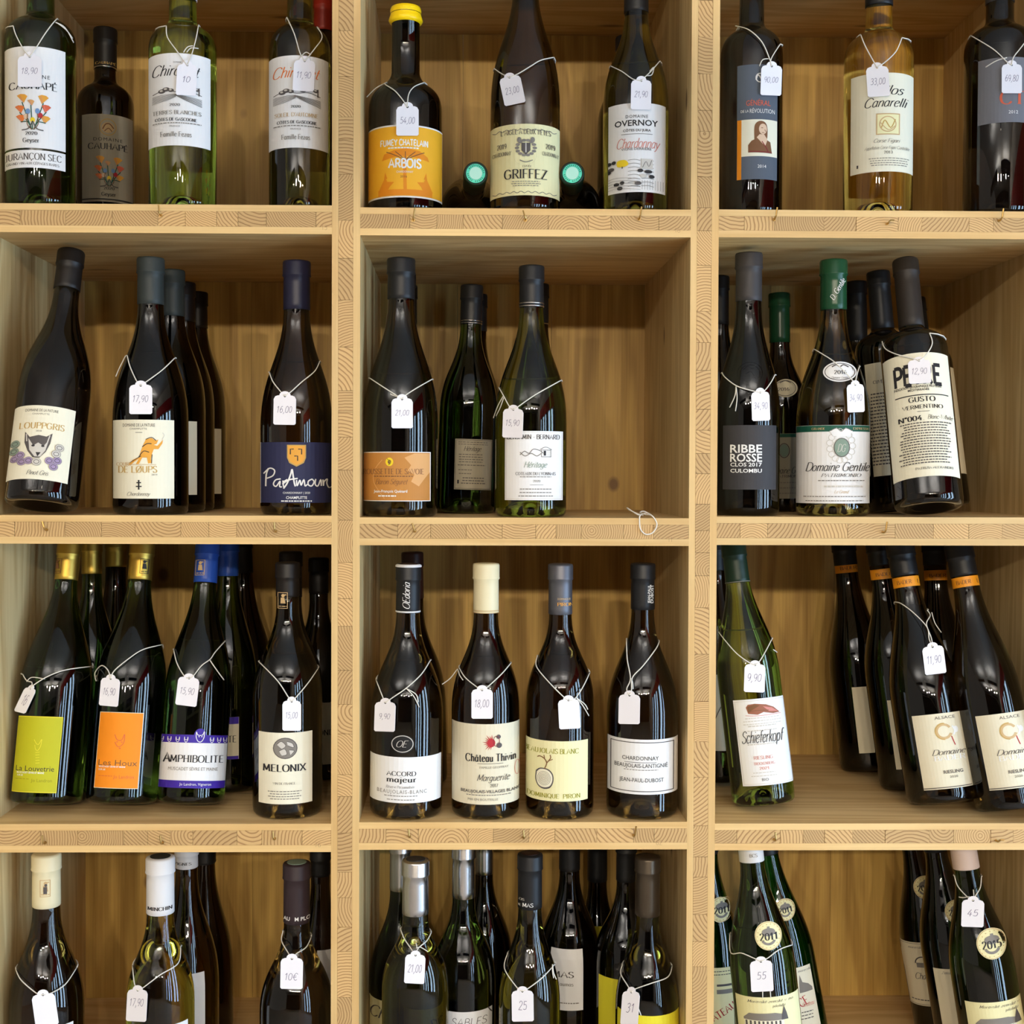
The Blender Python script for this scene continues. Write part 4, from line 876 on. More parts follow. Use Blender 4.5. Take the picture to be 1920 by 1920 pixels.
b = bottle(2,2, 1611,46,.22, 528, 740,635,18.5, 'bordeaux', 'g_black', 640, 'black bottle at the very back between the green capped one and the leaning pair', MR, tx=1605, capmat='cap_black')
b = bottle(2,2, 1763,54,.17, 560, 690,640,18, 'bordeaux', 'g_black', 640, 'rearmost leaning bottle, showing only its right edge beside the bold lettered label', MR, tx=1715, lean=9, capmat='cap_black')
s = Sticker(b, 1760,1806, 690,890, 'paper_buff'); s.done()
b = bottle(2,2, 1684,55,.105, 510, 664,614,20, 'bordeaux', 'g_black', 618, 'leaning bottle with a beige label of dense print, behind the bold lettered one', MR, tx=1646, lean=5, capmat='cap_black')
s = Sticker(b, 1632,1716, 678,890, 'paper_buff'); s.text('CUVÉE', 1650,714, 22,6,'serif'); s.para(1655,736,868,40,22,2.4,'ink_mid',True); s.done()
b = bottle(2,2, 1742,63,-.005, 489, 662,615,23, 'bordeaux', 'g_black', 616, 'leaning dark bottle whose tall cream label bears heavy black capitals over small print', MR, tx=1697, lean=15, capmat='cap_brown')
s = Sticker(b, 1668,1786, 662,893, 'paper_cream'); 
s.text('PETRE', 1721,704, 84,36,'heavy'); s.text('INDICATION GÉOGRAPHIQUE PROTÉGÉE', 1722,726, 84,4.5,'bold'); s.text('MÉDITERRANÉE', 1724,732, 38,4,'bold'); s.line([(1682,742),(1776,742)],1.8,'ink',False)
s.text('GUSTO', 1730,750, 48,9,'serifb'); s.text('VERMENTINO', 1731,764, 72,7,'serif'); s.line([(1722,773),(1744,773)],.8,'ink_mid'); s.text('N°004.', 1711,785, 46,9,'serifb'); s.text('Blanc-White', 1762,784, 44,8,'script','ink_mid')
s.para(1736,794,868,92,16,1.9,'ink_mid',False); s.text('PATRIZIA ALEXANDRI', 1752,878, 64,4,'serif','ink_mid'); s.done(); b_pet = b
b = bottle(2,2, 1401,59,.05, 475, 790,575,23.5, 'burgundy', 'g_black', 566, 'dark bottle with square charcoal label in plain white capitals and embossed shoulder', MR, capmat='cap_grey')
s = Sticker(b, 1357,1453, 797,918, 'paper_charcoal')
for t_, y_, w_, h_ in (('RIBBE',841,57,15),('ROSSE',858,57,15),('CLOS 2017',871,56,7),('CULOMBU',882.5,56,7)): s.text(t_,1399,y_,w_,h_,'bold','ink_white')
s.done()
g = on_glass(b, 670,760)
for X, Y, rx, ry in ((1406,700,24,22),(1406,700,19,17)): g.oval(X,Y,rx,ry,1.2,'g_black')
g.line([(1394,692),(1402,685),(1410,690),(1418,684)],2,'g_black'); g.line([(1392,708),(1402,714),(1412,706),(1420,712)],2,'g_black'); g.line([(1398,700),(1408,696),(1414,704)],2,'g_black'); g.done(); b_rib = b
b = bottle(2,2, 1561,68,.05, 488, 800,586,23.5, 'burgundy', 'g_smoke', 582, 'green capped bottle with oval year label and broad white label topped by a green band', MR, tx=1563, capmat='cap_green')
c = on_capsule(b); c.text('D. Gentile', 1570,545, 44,9,'script','ink_white',rot=-62); c.done()
s = Sticker(b, 1544,1604, 678,716, 'paper_white', 'year_label', 'oval'); s.oval(1574,697,27,16.5,1.3,'ink_mid'); s.text('2016', 1575,698, 22,7,'serif'); s.line([(1560,688),(1568,684),(1574,688),(1580,684),(1589,688)],2,'ink_mid'); s.text('Domaine Gentile', 1574,708, 30,4,'script','ink_mid'); s.done()
s = Sticker(b, 1495,1627, 797,944, 'paper_white'); s.band(797.5,809,'ink_green'); s.text('GRANDE', 1536,803.5, 24,4,'serif','ink_tan'); s.text('EXPRESSION', 1614,803.5, 34,4,'serif','ink_tan')
for a in range(0, 360, 24):
    t = R(a); s.oval(1576+20*math.cos(t), 836+27*math.sin(t), 6,6,1,'ink_pale')
s.poly([(1556,808),(1568,802),(1576,808),(1584,802),(1596,808),(1590,818),(1562,818)],'paper_white'); s.line([(1557,808),(1568,803),(1576,809),(1584,803),(1595,808)],1.2,'ink_soft'); s.ell(1577,839,14,18,'ink_mid'); s.ell(1577,839,12.6,16.6,'ink_sage'); s.text('DG', 1577,840, 15,14,'script','ink_pale')
s.text('Domaine Gentile', 1570,875, 112,16,'script'); s.text('PATRIMONIO', 1576,891, 70,6,'italic','ink_mid'); s.micro(1576,901,80,1.5); s.micro(1580,912,66,3,'ink_pale'); s.text('Le Grand', 1577,922, 26,6,'script','ink_tan'); s.para(1564,931,939,112,2,1.4); s.done(); b_gent = b

# ================================================================== row 3
LL, LM, LR = 'bottles in the third row left compartment', 'bottles in the third row middle compartment', 'bottles in the third row right compartment'
def vintner_mark(c, x, y, k, m, bg=None):
    """tiny framed figure printed on the capsule"""
    if bg: c.rect(x-6*k, x+6*k, y-10*k, y+8*k, bg)
    c.frame(x-7*k, x+7*k, y-11*k, y+14*k, .8*k, m); c.ell(x+.5*k, y-6*k, 2.4*k, 2.6*k, m); c.poly([(x-2.5*k,y-3*k),(x+2.5*k,y-3*k),(x+4*k,y+6*k),(x-3*k,y+6*k)], m); c.rect(x+2*k,x+5*k,y-8*k,y-6.5*k,m); c.micro(x,y+10.5*k,11*k,1.2*k,m)
# back files
b = bottle(3,0, 172,54,.13, 1008, 1275,1100,18, 'flute', 'g_dgreen', 1076, 'gold capped bottle behind and between the lime label and orange label bottles', LL, bp=1460, tx=172, lean=4, capmat='cap_gold')
b = bottle(3,0, 212,52,.215, 1003, 1275,1090,19, 'flute', 'g_black', 1063, 'gold capped bottle set back just left of the orange label bottle neck', LL, bp=1465, tx=218, lean=4, capmat='cap_gold')
b = bottle(3,0, 425,55,.13, 1008, 1275,1090,19, 'flute', 'g_dgreen', 1080, 'dark green bottle behind the purple and white label, part of its own label showing', LL, bp=1468, tx=428, lean=4, capmat='cap_blue')
s = Sticker(b, 395,447, 1345,1424, 'paper_buff'); s.band(1345,1358,'ink_violet'); s.band(1418,1424,'ink_violet'); s.text('AMPHIBOLITE', 400,1386, 84,12,'serif'); s.done()
b = bottle(3,0, 470,52,.22, 1003, 1275,1090,19, 'flute', 'g_black', 1075, 'bottle mostly hidden left of the cream medallion label, lime label edge showing', LL, bp=1462, tx=452, lean=4)
s = Sticker(b, 450,476, 1336,1456, 'paper_lime'); s.done()
b = bottle(3,0, 545,60,.125, 1034, 1300,1135,20, 'burgundy', 'g_black', 1120, 'second bottle of the file behind the cream medallion label', LL, bp=1480, capmat='cap_dark')
b = bottle(3,0, 597,54,.20, 1046, 1285,1130,17.5, 'burgundy', 'g_black', 1112, 'rear bottle against the post, edge of a cream label visible', LL, bp=1468, capmat='cap_dark')
s = Sticker(b, 572,634, 1318,1434, 'paper_buff'); s.text('MELONIX', 600,1374, 56,10,'serif'); s.done()
# front
b = bottle(3,0, 86,66,.055, 1014, 1290,1096,21, 'flute', 'g_dgreen', 1088, 'gold capped green bottle with lime yellow label, leftmost of the leaning row', LL, bp=1520, tx=131, lean=11, capmat='cap_gold')
c = on_capsule(b); vintner_mark(c, 108,1062,1.1,'ink_brown'); c.done()
s = Sticker(b, 33,111, 1344,1487, 'ink_lemon'); s.rect(34,110,1345.5,1485.5,'paper_lime',cy=1416)
s.text('La Louvetrie', 68,1442, 66,10,'sans','ink'); s.text('MUSCADET SÈVRE ET MAINE', 60,1450, 47,3.4,'bold','ink_white'); s.text('SUR LIE', 42,1455, 10,3,'bold','ink_white'); s.text('Jo Landron', 79,1464, 36,6,'sans','ink_olive'); s.micro(46,1462,24,1,'ink_olive')
s.line([(66,1388),(71,1396),(75,1396),(79,1387),(78,1400),(74,1408),(70,1406),(68,1398)],1,'ink_lemon')
for k in range(5): s.line([(69,1412+k*5),(76,1411+k*5)],.8,'ink_lemon')
s.done(); b_lv = b
b = bottle(3,0, 228,66,.055, 1014, 1290,1096,22, 'flute', 'g_dgreen', 1088, 'gold capped green bottle with bright orange label', LL, bp=1520, tx=268, lean=11, capmat='cap_gold')
c = on_capsule(b); vintner_mark(c, 270,1062,1.1,'ink'); c.done()
s = Sticker(b, 185,263, 1336,1479, 'paper_cream'); s.rect(186,262,1337,1478,'paper_orange',cy=1407)
s.text('Les Houx', 222,1431, 68,11,'sans','ink_brown'); s.text('MUSCADET SÈVRE ET MAINE', 212,1438.5, 46,3,'bold','ink_white'); s.text('SUR LIE', 194,1444, 12,3,'bold','ink_white'); s.text('Jo Landron', 232,1457, 36,6,'sans','ink_coral'); s.micro(200,1456,24,1,'ink_coral')
s.line([(216,1378),(221,1388),(229,1388),(233,1377),(233,1392),(227,1400),(222,1400),(217,1392)],1.2,'ink_coral'); s.ell(221,1392,1.4,1,'ink_coral'); s.ell(229,1392,1.4,1,'ink_coral'); s.line([(224,1404),(227,1404)],2,'ink_coral'); s.done(); b_hx = b
b = bottle(3,0, 358,62,.055, 1014, 1300,1100,21.5, 'flute', 'g_dgreen', 1093, 'blue capped green bottle with purple and white label and wolf head crest', LL, bp=1520, tx=390, lean=11, capmat='cap_blue')
c = on_capsule(b); vintner_mark(c, 376,1065,1.15,'ink_tan'); c.done()
s = Sticker(b, 298,423, 1378,1478, 'paper_white'); s.band(1378,1393,'ink_violet'); s.band(1464,1478,'ink_violet')
for X in (306,320,335,350,396,409,420): s.line([(X-3,1382),(X-2,1387),(X+2,1387),(X+3,1382),(X+3,1388),(X,1392),(X-3,1388),(X-3,1382)],1,'ink_white')
s.text('AMPHIBOLITE', 363,1423, 107,13,'serif'); s.text('A', 316,1421, 15,18,'serif'); s.text('MUSCADET SÈVRE ET MAINE', 362,1442, 88,6,'sans','ink_soft'); s.text('Jo Landron, Vigneron', 366,1470.5, 56,5,'sans','ink_white'); s.done()
g = Sticker(b, 364,386, 1366,1392, 'ink_violet', 'wolf_crest', 'oval'); g.line([(368,1372),(371,1378),(379,1378),(382,1371),(382,1382),(378,1390),(372,1390),(368,1382),(368,1372)],1.4,'ink_white'); g.ell(373,1381,1.2,1,'ink_white'); g.ell(378,1381,1.2,1,'ink_white'); g.done(); b_am = b
b = bottle(3,0, 539,65,.045, 1054, 1310,1140,21, 'burgundy', 'g_brown', 1118, 'bottle with cream label bearing a round grey stone medallion', LL, bp=1537, capmat='cap_dark')
c = on_capsule(b); vintner_mark(c, 531,1122,1.2,'ink_tan'); c.done()
s = Sticker(b, 487,584, 1374,1508, 'paper_cream'); s.ell(535,1403,22,20,'ink_mid'); s.ell(535,1403,20.5,18.5,'ink_soft')
for p in ([(520,1396),(528,1390),(536,1398),(530,1404)],[(538,1390),(548,1394),(550,1402),(540,1398)],[(524,1408),(534,1404),(538,1414),(530,1417)],[(542,1406),(551,1408),(545,1416)]): s.poly(p,'ink_pale',True); s.line(p,1,'ink_mid')
s.text('MELONIX', 534,1440, 78,13,'serifb'); s.text('VIN DE FRANCE', 533,1469, 40,4,'serif','ink_soft'); s.para(534,1484,1498,60,4,1.5); s.done(); b_me = b

# middle
b = bottle(3,1, 783,56,.16, 1035, 1310,1145,19, 'burgundy', 'g_black', 1122, 'second bottle behind the black capped one with the oval monogram', LM, bp=1480, tx=773, capmat='cap_maroon')
b = bottle(3,1, 761,68,.037, 1058, 1345,1156,22, 'burgundy', 'g_brown', 1148, 'black capped bottle with an oval monogram on the glass above a plain white label', LM, bp=1520, tx=766, topmat='cap_maroon')
ring(b,1147,3,'cap_white'); V, F = lathe_vf([(b.rad(b.H)*1.02,b.H-.003),(b.rad(b.H)*1.05+.0016,b.H-.003),(b.rad(b.H)*1.05+.0014,b.H-.001),(b.rad(b.H),b.H+.0004)],36,False,False); link('capsule_ring',V,F,MAT['cap_white'],b.capsule,True)
c = on_capsule(b); c.text('OEdoria', 762,1114, 50,12,'script','ink_white',rot=-90); c.done()
g = Sticker(b, 734,777, 1378,1413, 'cap_black', 'oval_badge', 'oval'); g.oval(755,1395,20,16,1.4,'ink_pale'); g.text('OE', 755,1395, 22,12,'script','ink_pale'); g.done()
s = Sticker(b, 693,826, 1420,1506, 'paper_white'); s.text('ACCORD', 753,1451, 54,8,'serif'); s.text('majeur', 753,1462, 54,10,'serif'); s.text('Réserve Personnalisée', 751,1476, 52,5,'italic','ink_mid'); s.text('BEAUJOLAIS-BLANC', 754,1485, 90,7,'wide','ink_soft'); s.micro(752,1493,60,1.4); s.micro(752,1500,50,1.4); s.done(); b_ac = b
b = bottle(3,1, 910,64,.037, 1056, 1330,1156,23, 'burgundy', 'g_brown', 1148, 'cream capped bottle with white label bearing a red ornamental sun emblem', LM, bp=1520, capmat='cap_cream')
ring(b,1144,1.2,'ink_tan'); ring(b,1148,1.0,'ink_tan')
s = Sticker(b, 848,973, 1358,1509, 'paper_buff')
for a in range(11):
    t = R(100+a*17); s.poly([(922+5*math.cos(t-.3),1393+5*math.sin(t-.3)),(922+(14+a%3*2)*math.cos(t),1393+(14+a%3*2)*math.sin(t)),(922+5*math.cos(t+.3),1393+5*math.sin(t+.3))],'ink_red')
s.ell(921,1393,7,8,'ink_red'); s.ell(934,1382,4,4,'ink_mid'); s.ell(935,1398,5,5,'ink_mid'); s.oval(930,1390,6,10,1,'ink_dark_red')
s.text('Château Thivin', 920,1421, 92,14,'serifb'); s.line([(896,1432),(942,1432)],.8,'ink_mid'); s.text('FAMILLE GEOFFRAY', 926,1439, 52,4,'sans','ink_soft'); s.text('Marguerite', 925,1458, 60,12,'script','ink_mid'); s.text('2017', 926,1473, 14,6,'serif','ink_mid'); s.text('BEAUJOLAIS-VILLAGES BLANC', 920,1484, 108,5.5,'bold','ink_mid'); s.micro(916,1491,80,1.5); s.text('MIS EN BOUTEILLE', 906,1499, 54,4,'sans','ink_soft'); s.oval(968,1445,5,14,1,'ink_rose'); s.done(); b_th = b
b = bottle(3,1, 1049,64,.037, 1057, 1320,1158,21.5, 'burgundy', 'g_brown', 1151, 'pewter capped bottle with yellow label drawing of a log slice and antler twig', LM, bp=1520, capmat='cap_pewter')
c = on_capsule(b); c.text('DOMINIQUE', 1057,1121, 22,3.5,'sans','ink_tan'); c.text('PIRON', 1059,1131, 27,6,'serif','ink_amber'); c.done()
s = Sticker(b, 985,1101, 1390,1503, 'paper_yellow'); s.text('BEAUJOLAIS BLANC', 1034,1409, 100,9,'serif','ink_olive'); s.text('DOMINIQUE  PIRON', 1038,1493, 98,8,'serif','ink_olive')
s.poly([(1006,1448),(1014,1442),(1028,1443),(1037,1452),(1038,1466),(1032,1478),(1020,1481),(1010,1476),(1005,1464)],'ink_mid',True); s.poly([(1008,1450),(1015,1444),(1027,1445),(1035,1453),(1036,1465),(1031,1475),(1020,1478),(1011,1474),(1007,1463)],'paper_cream',True)
for k in range(5): s.oval(1021,1461,12-k*2.4,13-k*2.6,.7,'ink_soft')
s.line([(1022,1443),(1026,1432),(1022,1424),(1014,1420),(1009,1422)],1.8,'ink_brown'); s.line([(1026,1432),(1033,1422),(1032,1416)],1.6,'ink_brown'); s.line([(1023,1426),(1021,1417)],1.4,'ink_brown'); s.line([(1030,1427),(1037,1424)],1.4,'ink_brown'); s.done(); b_pi = b
b = bottle(3,1, 1203,67,.038, 1056, 1345,1150,21.5, 'burgundy', 'g_brown', 1142, 'black capped bottle with white label framed by a thin dark double line', LM, bp=1520)
c = on_capsule(b); c.text('JEAN-PAUL', 1216,1112, 34,4.5,'bold','ink_white',rot=-90); c.text('DUBOST', 1221,1112, 34,4.5,'bold','ink_white',rot=-90); c.text('DUBOST', 1181.5,1112, 34,4,'bold','ink_white',rot=-90); c.done()
s = Sticker(b, 1140,1270, 1387,1490, 'paper_white'); s.frame(1146,1262,1392,1485,1.5,'ink_mid'); s.text('CHARDONNAY', 1201,1422, 66,7.5,'sans'); s.line([(1172,1430),(1230,1430)],.8,'ink_mid',False); s.text('BEAUJOLAIS-LANTIGNIÉ', 1202,1436, 96,7.5,'sans'); s.micro(1202,1444,62,1.2); s.text('JEAN-PAUL-DUBOST', 1203,1463, 80,7.5,'sans'); s.done(); b_du = b

# right
b = bottle(3,2, 1352,50,.17, 1007, 1250,1080,19, 'flute', 'g_black', 1070, 'dark bottle behind the slanting green one, half hidden by the post', LR, bp=1470, tx=1340, lean=4)
s = Sticker(b, 1318,1364, 1265,1408, 'paper_buff'); s.line([(1340,1350),(1356,1320),(1362,1340)],1.4,'ink_mid'); s.done()
for X, T_, Y_, hf, c_, nk_, lx0, lx1, ly0, ly1, bp_, lb in ((1775,1758,.19,53,1088,1098,0,0,0,0,1476,'fourth Alsace style bottle with orange neck band, set back between the two front labels'),
        (1630,1588,.215,53,1074,1086,1604,1650,1288,1412,1440,'orange banded slender bottle furthest back, on the left of its group'),
        (1708,1652,.13,57,1086,1098,1672,1706,1312,1442,1474,'orange banded slender bottle just behind the front one with the price tag')):
    b = bottle(3,2, X,hf,Y_, 1009, 1265,nk_,21, 'flute', 'g_black', 1060, lb, LR, bp=bp_, tx=T_-(T_-X)*.0-8, lean=6, capmat='cap_dark')
    o = Sticker(b, T_-30,T_+40, c_-19,c_, 'cap_orange', 'neck_band'); o.text('BADER', o.axx(c_-9)+4, c_-9, 30,6,'serif','ink_brown'); o.done()
    if lx1: s = Sticker(b, lx0,lx1, ly0,ly1, 'paper_buff'); s.done()
for X, T_, pre, lb in ((1768,1686,0,'Alsace style bottle in front with cream crescent moon label and orange neck band'), (1893,1796,1,'Alsace style bottle with crescent moon label at the right edge, orange neck band')):
    b = bottle(3,2, X,65 if not pre else 62,.055 if not pre else .03, 1016 if not pre else 1020, 1310,1108-pre,25, 'flute', 'g_brown', 1080, lb, LR, bp=1528, tx=T_, lean=11, capmat='cap_black')
    xb = axpx(b, b.h_of(1091))[0]
    o = Sticker(b, xb-30,xb+30, 1081,1100, 'cap_orange', 'neck_band'); o.text('BADER', o.axx(1091)-3,1091, 27,7,'serif','ink_brown'); o.text('L', o.axx(1091)+22,1091, 4,7,'serif','ink_brown'); o.done()
    d = (0, 121)[pre]
    s = Sticker(b, 1722+d,1818+d, 1340,1480, 'paper_buff'); s.text('ALSACE', 1769+d,1348, 36,5.5,'sans','ink_mid')
    s.oval(1768+d,1374,15,15,4.5,'ink_tan',a0=20,a1=330); s.oval(1768+d,1374,16,16,2,'ink_gold',a0=90,a1=280); s.line([(1784+d,1365),(1787+d,1374),(1784+d,1382)],3,'ink_white'); s.ell(1789+d,1372,4,6,'ink_white'); s.line([(1783+d,1384),(1785+d,1393),(1787+d,1401)],1.6,'ink_red')
    s.text('Domaine', 1777+d,1412, 60,10,'script','ink_mid'); s.text('BADER', 1779+d,1423, 56,9,'serif','ink_white'); s.text('RIESLING', 1785+d,1449, 34,6,'bold','ink_mid'); s.text('2020', 1786+d,1458.5, 14,4,'sans','ink_mid')
    s.rect(1722+d,1818+d,1476.5,1478,'ink_mid',cy=1477); s.done()
    if not pre: b_ba = b
b = bottle(3,2, 1432,59,.06, 1016, 1262,1085,22, 'flute', 'g_green', 1093, 'mid green bottle slanting left, white label with a brown slate stone and script', LR, bp=1516, tx=1374, lean=8, capmat='cap_forest')
ring(b,1092,1.2,'ink_soft')
s = Sticker(b, 1384,1479, 1311,1473, 'paper_white'); s.poly([(1399,1326),(1403,1321),(1416,1320),(1436,1323),(1449,1329),(1459,1340),(1447,1341),(1430,1337),(1419,1341),(1402,1338)],'ink_stone'); s.poly([(1401,1325),(1414,1321),(1424,1324),(1412,1330),(1402,1336)],'ink_brown'); s.poly([(1430,1326),(1446,1330),(1456,1338),(1440,1336)],'ink_rose'); s.line([(1404,1334),(1420,1333),(1440,1334)],1,'ink_brown')
s.line([(1398,1341),(1420,1343),(1462,1342)],.9,'ink_rose'); s.para(1428,1347,1358,70,3,1.4,'ink_pale'); s.para(1428,1362,1396,62,5,2,'ink_pale')
s.text('Schieferkopf', 1430,1382, 78,22,'script','ink'); s.text('RIESLING', 1430,1421, 34,6,'serif','ink_rose'); s.text('TROCKENBERG', 1432,1432, 38,5,'serif','ink_rose'); s.text('2021', 1432,1441, 17,5,'serif','ink_rose'); s.para(1432,1449,1455,46,2,1.4,'ink_pale'); s.text('BIO', 1434,1462, 12,5,'sans','ink_mid'); s.frame(1387,1476,1314,1470,.6,'ink_pale'); s.done(); b_sc = b

# ================================================================== row 4
BL, BM, BR_ = 'bottles in the bottom left compartment', 'bottles in the bottom middle compartment', 'bottles in the bottom right compartment'
KW = dict(bp=2085)
b = bottle(4,0, 88,68,.045, 1600, 1895,1705,25, 'burgundy', 'g_brown', 1697, 'cream capped dark bottle with a small printed figure on the capsule, bottom left', BL, capmat='cap_cream', **KW)
c = on_capsule(b); vintner_mark(c, 85,1656,1.25,'ink_tan'); c.rect(82,88,1655,1668,'ink_mid'); c.ell(86,1652,2.4,2.8,'ink_mid'); 
for X in (72,90): c.line([(X-3,1618),(X+3,1618)],1.3,'ink_mid',False); c.line([(X,1615),(X,1622)],1.3,'ink_mid',False)
c.done(); s = Sticker(b, 30,134, 1928,2040, 'paper_white'); s.done(); b_41 = b
b = bottle(4,0, 385,52,.215, 1590, 1830,1620,18, 'burgundy', 'g_black', 1612, 'rear bottle of the file behind the white capped bottle, dark capsule', BL, bp=2010)
b = bottle(4,0, 350,60,.125, 1575, 1850,1640,20.5, 'burgundy', 'g_brown', 1625, 'white capped bottle standing behind the yellow green one, strip of label showing', BL, bp=2030, capmat='cap_white')
c = on_capsule(b); c.text('VIGNES', 343,1614, 30,5,'serif','ink'); c.done(); s = Sticker(b, 322,383, 1827,1975, 'paper_white'); s.done()
b = bottle(4,0, 301,63,.045, 1606, 1880,1718,25, 'burgundy', 'g_wine', 1710, 'yellow green bottle with white capsule lettered in small capitals', BL, capmat='cap_white', topmat='cap_slate', **KW)
c = on_capsule(b); c.text('MINCHIN', 300,1696, 42,6.5,'serifb'); c.done(); s = Sticker(b, 252,350, 1925,2040, 'paper_white'); s.done(); b_42 = b
b = bottle(4,0, 600,50,.17, 1585, 1840,1660,18, 'burgundy', 'g_black', 1640, 'rear bottle against the post with a sliver of white label', BL, bp=2015)
s = Sticker(b, 594,650, 1782,1850, 'paper_white'); s.done()
b = bottle(4,0, 556,69,.045, 1617, 1895,1735,24, 'burgundy', 'g_brown', 1727, 'dark bottle with matt purple brown capsule and white capitals round its hem', BL, capmat='cap_purple', topmat='ink_sage', **KW)
c = on_capsule(b); c.text('AU', 539,1715, 11,7,'bold','ink_white'); c.text('M PLOUZEAU', 582,1715, 58,7,'bold','ink_white'); c.done(); b_43 = b

b = bottle(4,1, 750,58,.14, 1570, 1840,1675,19.5, 'burgundy', 'g_dgreen', 1667, 'silver capped bottle at the back left with a yellow script label low down', BM, bp=2030, capmat='cap_silver')
s = Sticker(b, 690,790, 1880,1990, 'paper_yellow'); s.text('Chenin', 730,1903, 70,22,'script','ink_mid'); s.done()
b = bottle(4,1, 906,54,.20, 1560, 1800,1645,17.5, 'burgundy', 'g_black', 1637, 'silver capped bottle furthest back, right of the tall silver one', BM, bp=2000, capmat='cap_silver')
b = bottle(4,1, 868,61,.10, 1580, 1840,1690,21, 'burgundy', 'g_dgreen', 1681, 'tall silver capped bottle with white label in loose black script', BM, bp=2060, capmat='cap_silver')
s = Sticker(b, 815,922, 1898,2000, 'paper_white'); s.text('SABLES', 880,1917, 66,14,'hand','ink_mid'); s.line([(914,1896),(920,1906),(925,1910)],2,'ink_mid'); s.done(); b_sv = b
b = bottle(4,1, 778,63,.045, 1611, 1850,1722,24, 'burgundy', 'g_olive', 1712, 'silver foil capped clear olive bottle with ragged foil edge, front left', BM, capmat='cap_silver', topmat='cap_grey', **KW)
s = Sticker(b, 722,836, 1960,2040, 'paper_white'); s.done(); b_44 = b
b = bottle(4,1, 1066,58,.148, 1560, 1800,1640,19, 'burgundy', 'g_black', 1630, 'black bottle set back with grey white label, between the front pair', BM, bp=2015)
s = Sticker(b, 1032,1093, 1780,1895, 'paper_white'); s.text('MAS', 1056,1827, 40,11,'serif','ink_mid'); s.text('daumas', 1060,1845, 30,7,'serif','ink_soft'); s.micro(1066,1881,40,2,'ink_soft'); s.done()
for X, Y_, l0, l1, y0, y1, tp, lb in ((1118,.228,1106,1122,1737,1866,1560,'black bottle right at the back with a sliver of yellow label'), (1172,.115,1123,1190,1838,1990,1570,'dark bottle with curved yellow label behind the bronze capped one')):
    b = bottle(4,1, X,60 if X > 1150 else 50,Y_, tp, 1810,1660,18, 'burgundy', 'g_black', 1650, lb, BM, bp=2010)
    s = Sticker(b, l0,l1+20, y0,y1, 'paper_lemon'); s.done()
b = bottle(4,1, 992,58,.05, 1600, 1880,1708,22, 'burgundy', 'g_olive', 1700, 'black capped bottle with small white capitals at the capsule hem, centre front', BM, topmat='cap_maroon', **KW)
c = on_capsule(b); c.text('MAS', 990,1690, 19,7,'serif','ink_white'); c.text('DE', 974,1691, 9,4,'serif','ink_pale'); c.text('CLOS', 975,1680, 18,4,'serif','ink_pale'); c.done(); b_45 = b
b = bottle(4,1, 1212,60,.045, 1605, 1890,1722,22.5, 'burgundy', 'g_olive', 1714, 'bronze capped bottle with bright yellow label just entering the frame, front right', BM, capmat='cap_bronze', **KW)
s = Sticker(b, 1158,1276, 1905,2020, 'paper_lemon'); s.done(); b_46 = b

def castle_label(s, x, y, k=1, cut=False):
    s.text('Moravské zemské víno', x,y+8*k, 84*k,5*k,'italic','ink_mid'); s.text('polosladké', x+16*k,y+17*k, 24*k,5*k,'italic','ink_mid')
    s.poly([(x-48*k,y+40*k),(x-38*k,y+31*k),(x+10*k,y+30*k),(x+26*k,y+34*k),(x+26*k,y+44*k),(x-48*k,y+44*k)],'ink_soft'); s.rect(x-46*k,x+26*k,y+44*k,y+58*k,'paper_cream')
    for i in range(9): s.rect(x-44*k+i*7.6*k,x-40.5*k+i*7.6*k,y+45*k,y+56*k,'ink_mid')
    s.poly([(x+20*k,y+44*k),(x+22*k,y+32*k),(x+26*k,y+18*k),(x+30*k,y+32*k),(x+32*k,y+44*k)],'ink_mid')
def seal(b, x, y, r, year):
    g = Sticker(b, x-r,x+r, y-r*1.08,y+r*1.08, 'paper_yellow', 'round_seal', 'oval'); g.oval(x,y,r*.96,r*1.04,1,'ink_tan'); g.ell(x,y-r*.28,r*.5,r*.3,'ink_soft'); g.rect(x-r*.1,x+r*.1,y-r*.7,y-r*.3,'ink_soft'); g.text(year, x,y+r*.05, r*1.3,r*.52,'serifb','ink'); g.oval(x,y+r*.2,r*.55,r*.5,r*.18,'ink_soft',a0=20,a1=160)
    for a in range(0,360,20): g.ell(x+r*.82*math.cos(R(a)),y+r*.88*math.sin(R(a)),.8,.8,'ink_gold')
    g.done()
b = bottle(4,2, 1345,52,.19, 1570, 1790,1610,19, 'flute', 'g_emerald', 1600, 'green bottle behind the post, round year seal and red lettered label half showing', BR_, bp=2000, tx=1325, lean=4)
seal(b, 1352,1707,22,'2011'); s = Sticker(b, 1318,1374, 1815,1960, 'paper_yellow'); s.para(1350,1822,1828,44,2,1.4,'ink_mid'); s.rect(1343,1374,1846,1850,'ink_mid'); s.rect(1343,1374,1856,1864,'ink_soft'); s.text('CHATEAU', 1346,1903, 70,13,'serif','ink_red',rot=-30); s.done()
b = bottle(4,2, 1503,53,.17, 1560, 1790,1610,20, 'flute', 'g_emerald', 1600, 'bright green bottle behind the front one, round year seal near its neck', BR_, bp=2020, tx=1432, lean=4)
seal(b, 1470,1708,19,'2011'); s = Sticker(b, 1478,1528, 1817,1960, 'paper_cream'); s.text('moravské', 1505,1824, 26,4,'italic','ink_mid'); s.poly([(1494,1862),(1496,1845),(1499,1831),(1502,1845),(1512,1850),(1518,1858),(1518,1864),(1494,1864)],'ink_soft'); s.text('CE', 1502,1880, 18,16,'serif','ink_red',rot=-20); s.text('Chateau', 1512,1886, 22,8,'script','ink_rose'); s.para(1510,1900,1912,26,3,1.6,'ink_mid'); s.done()
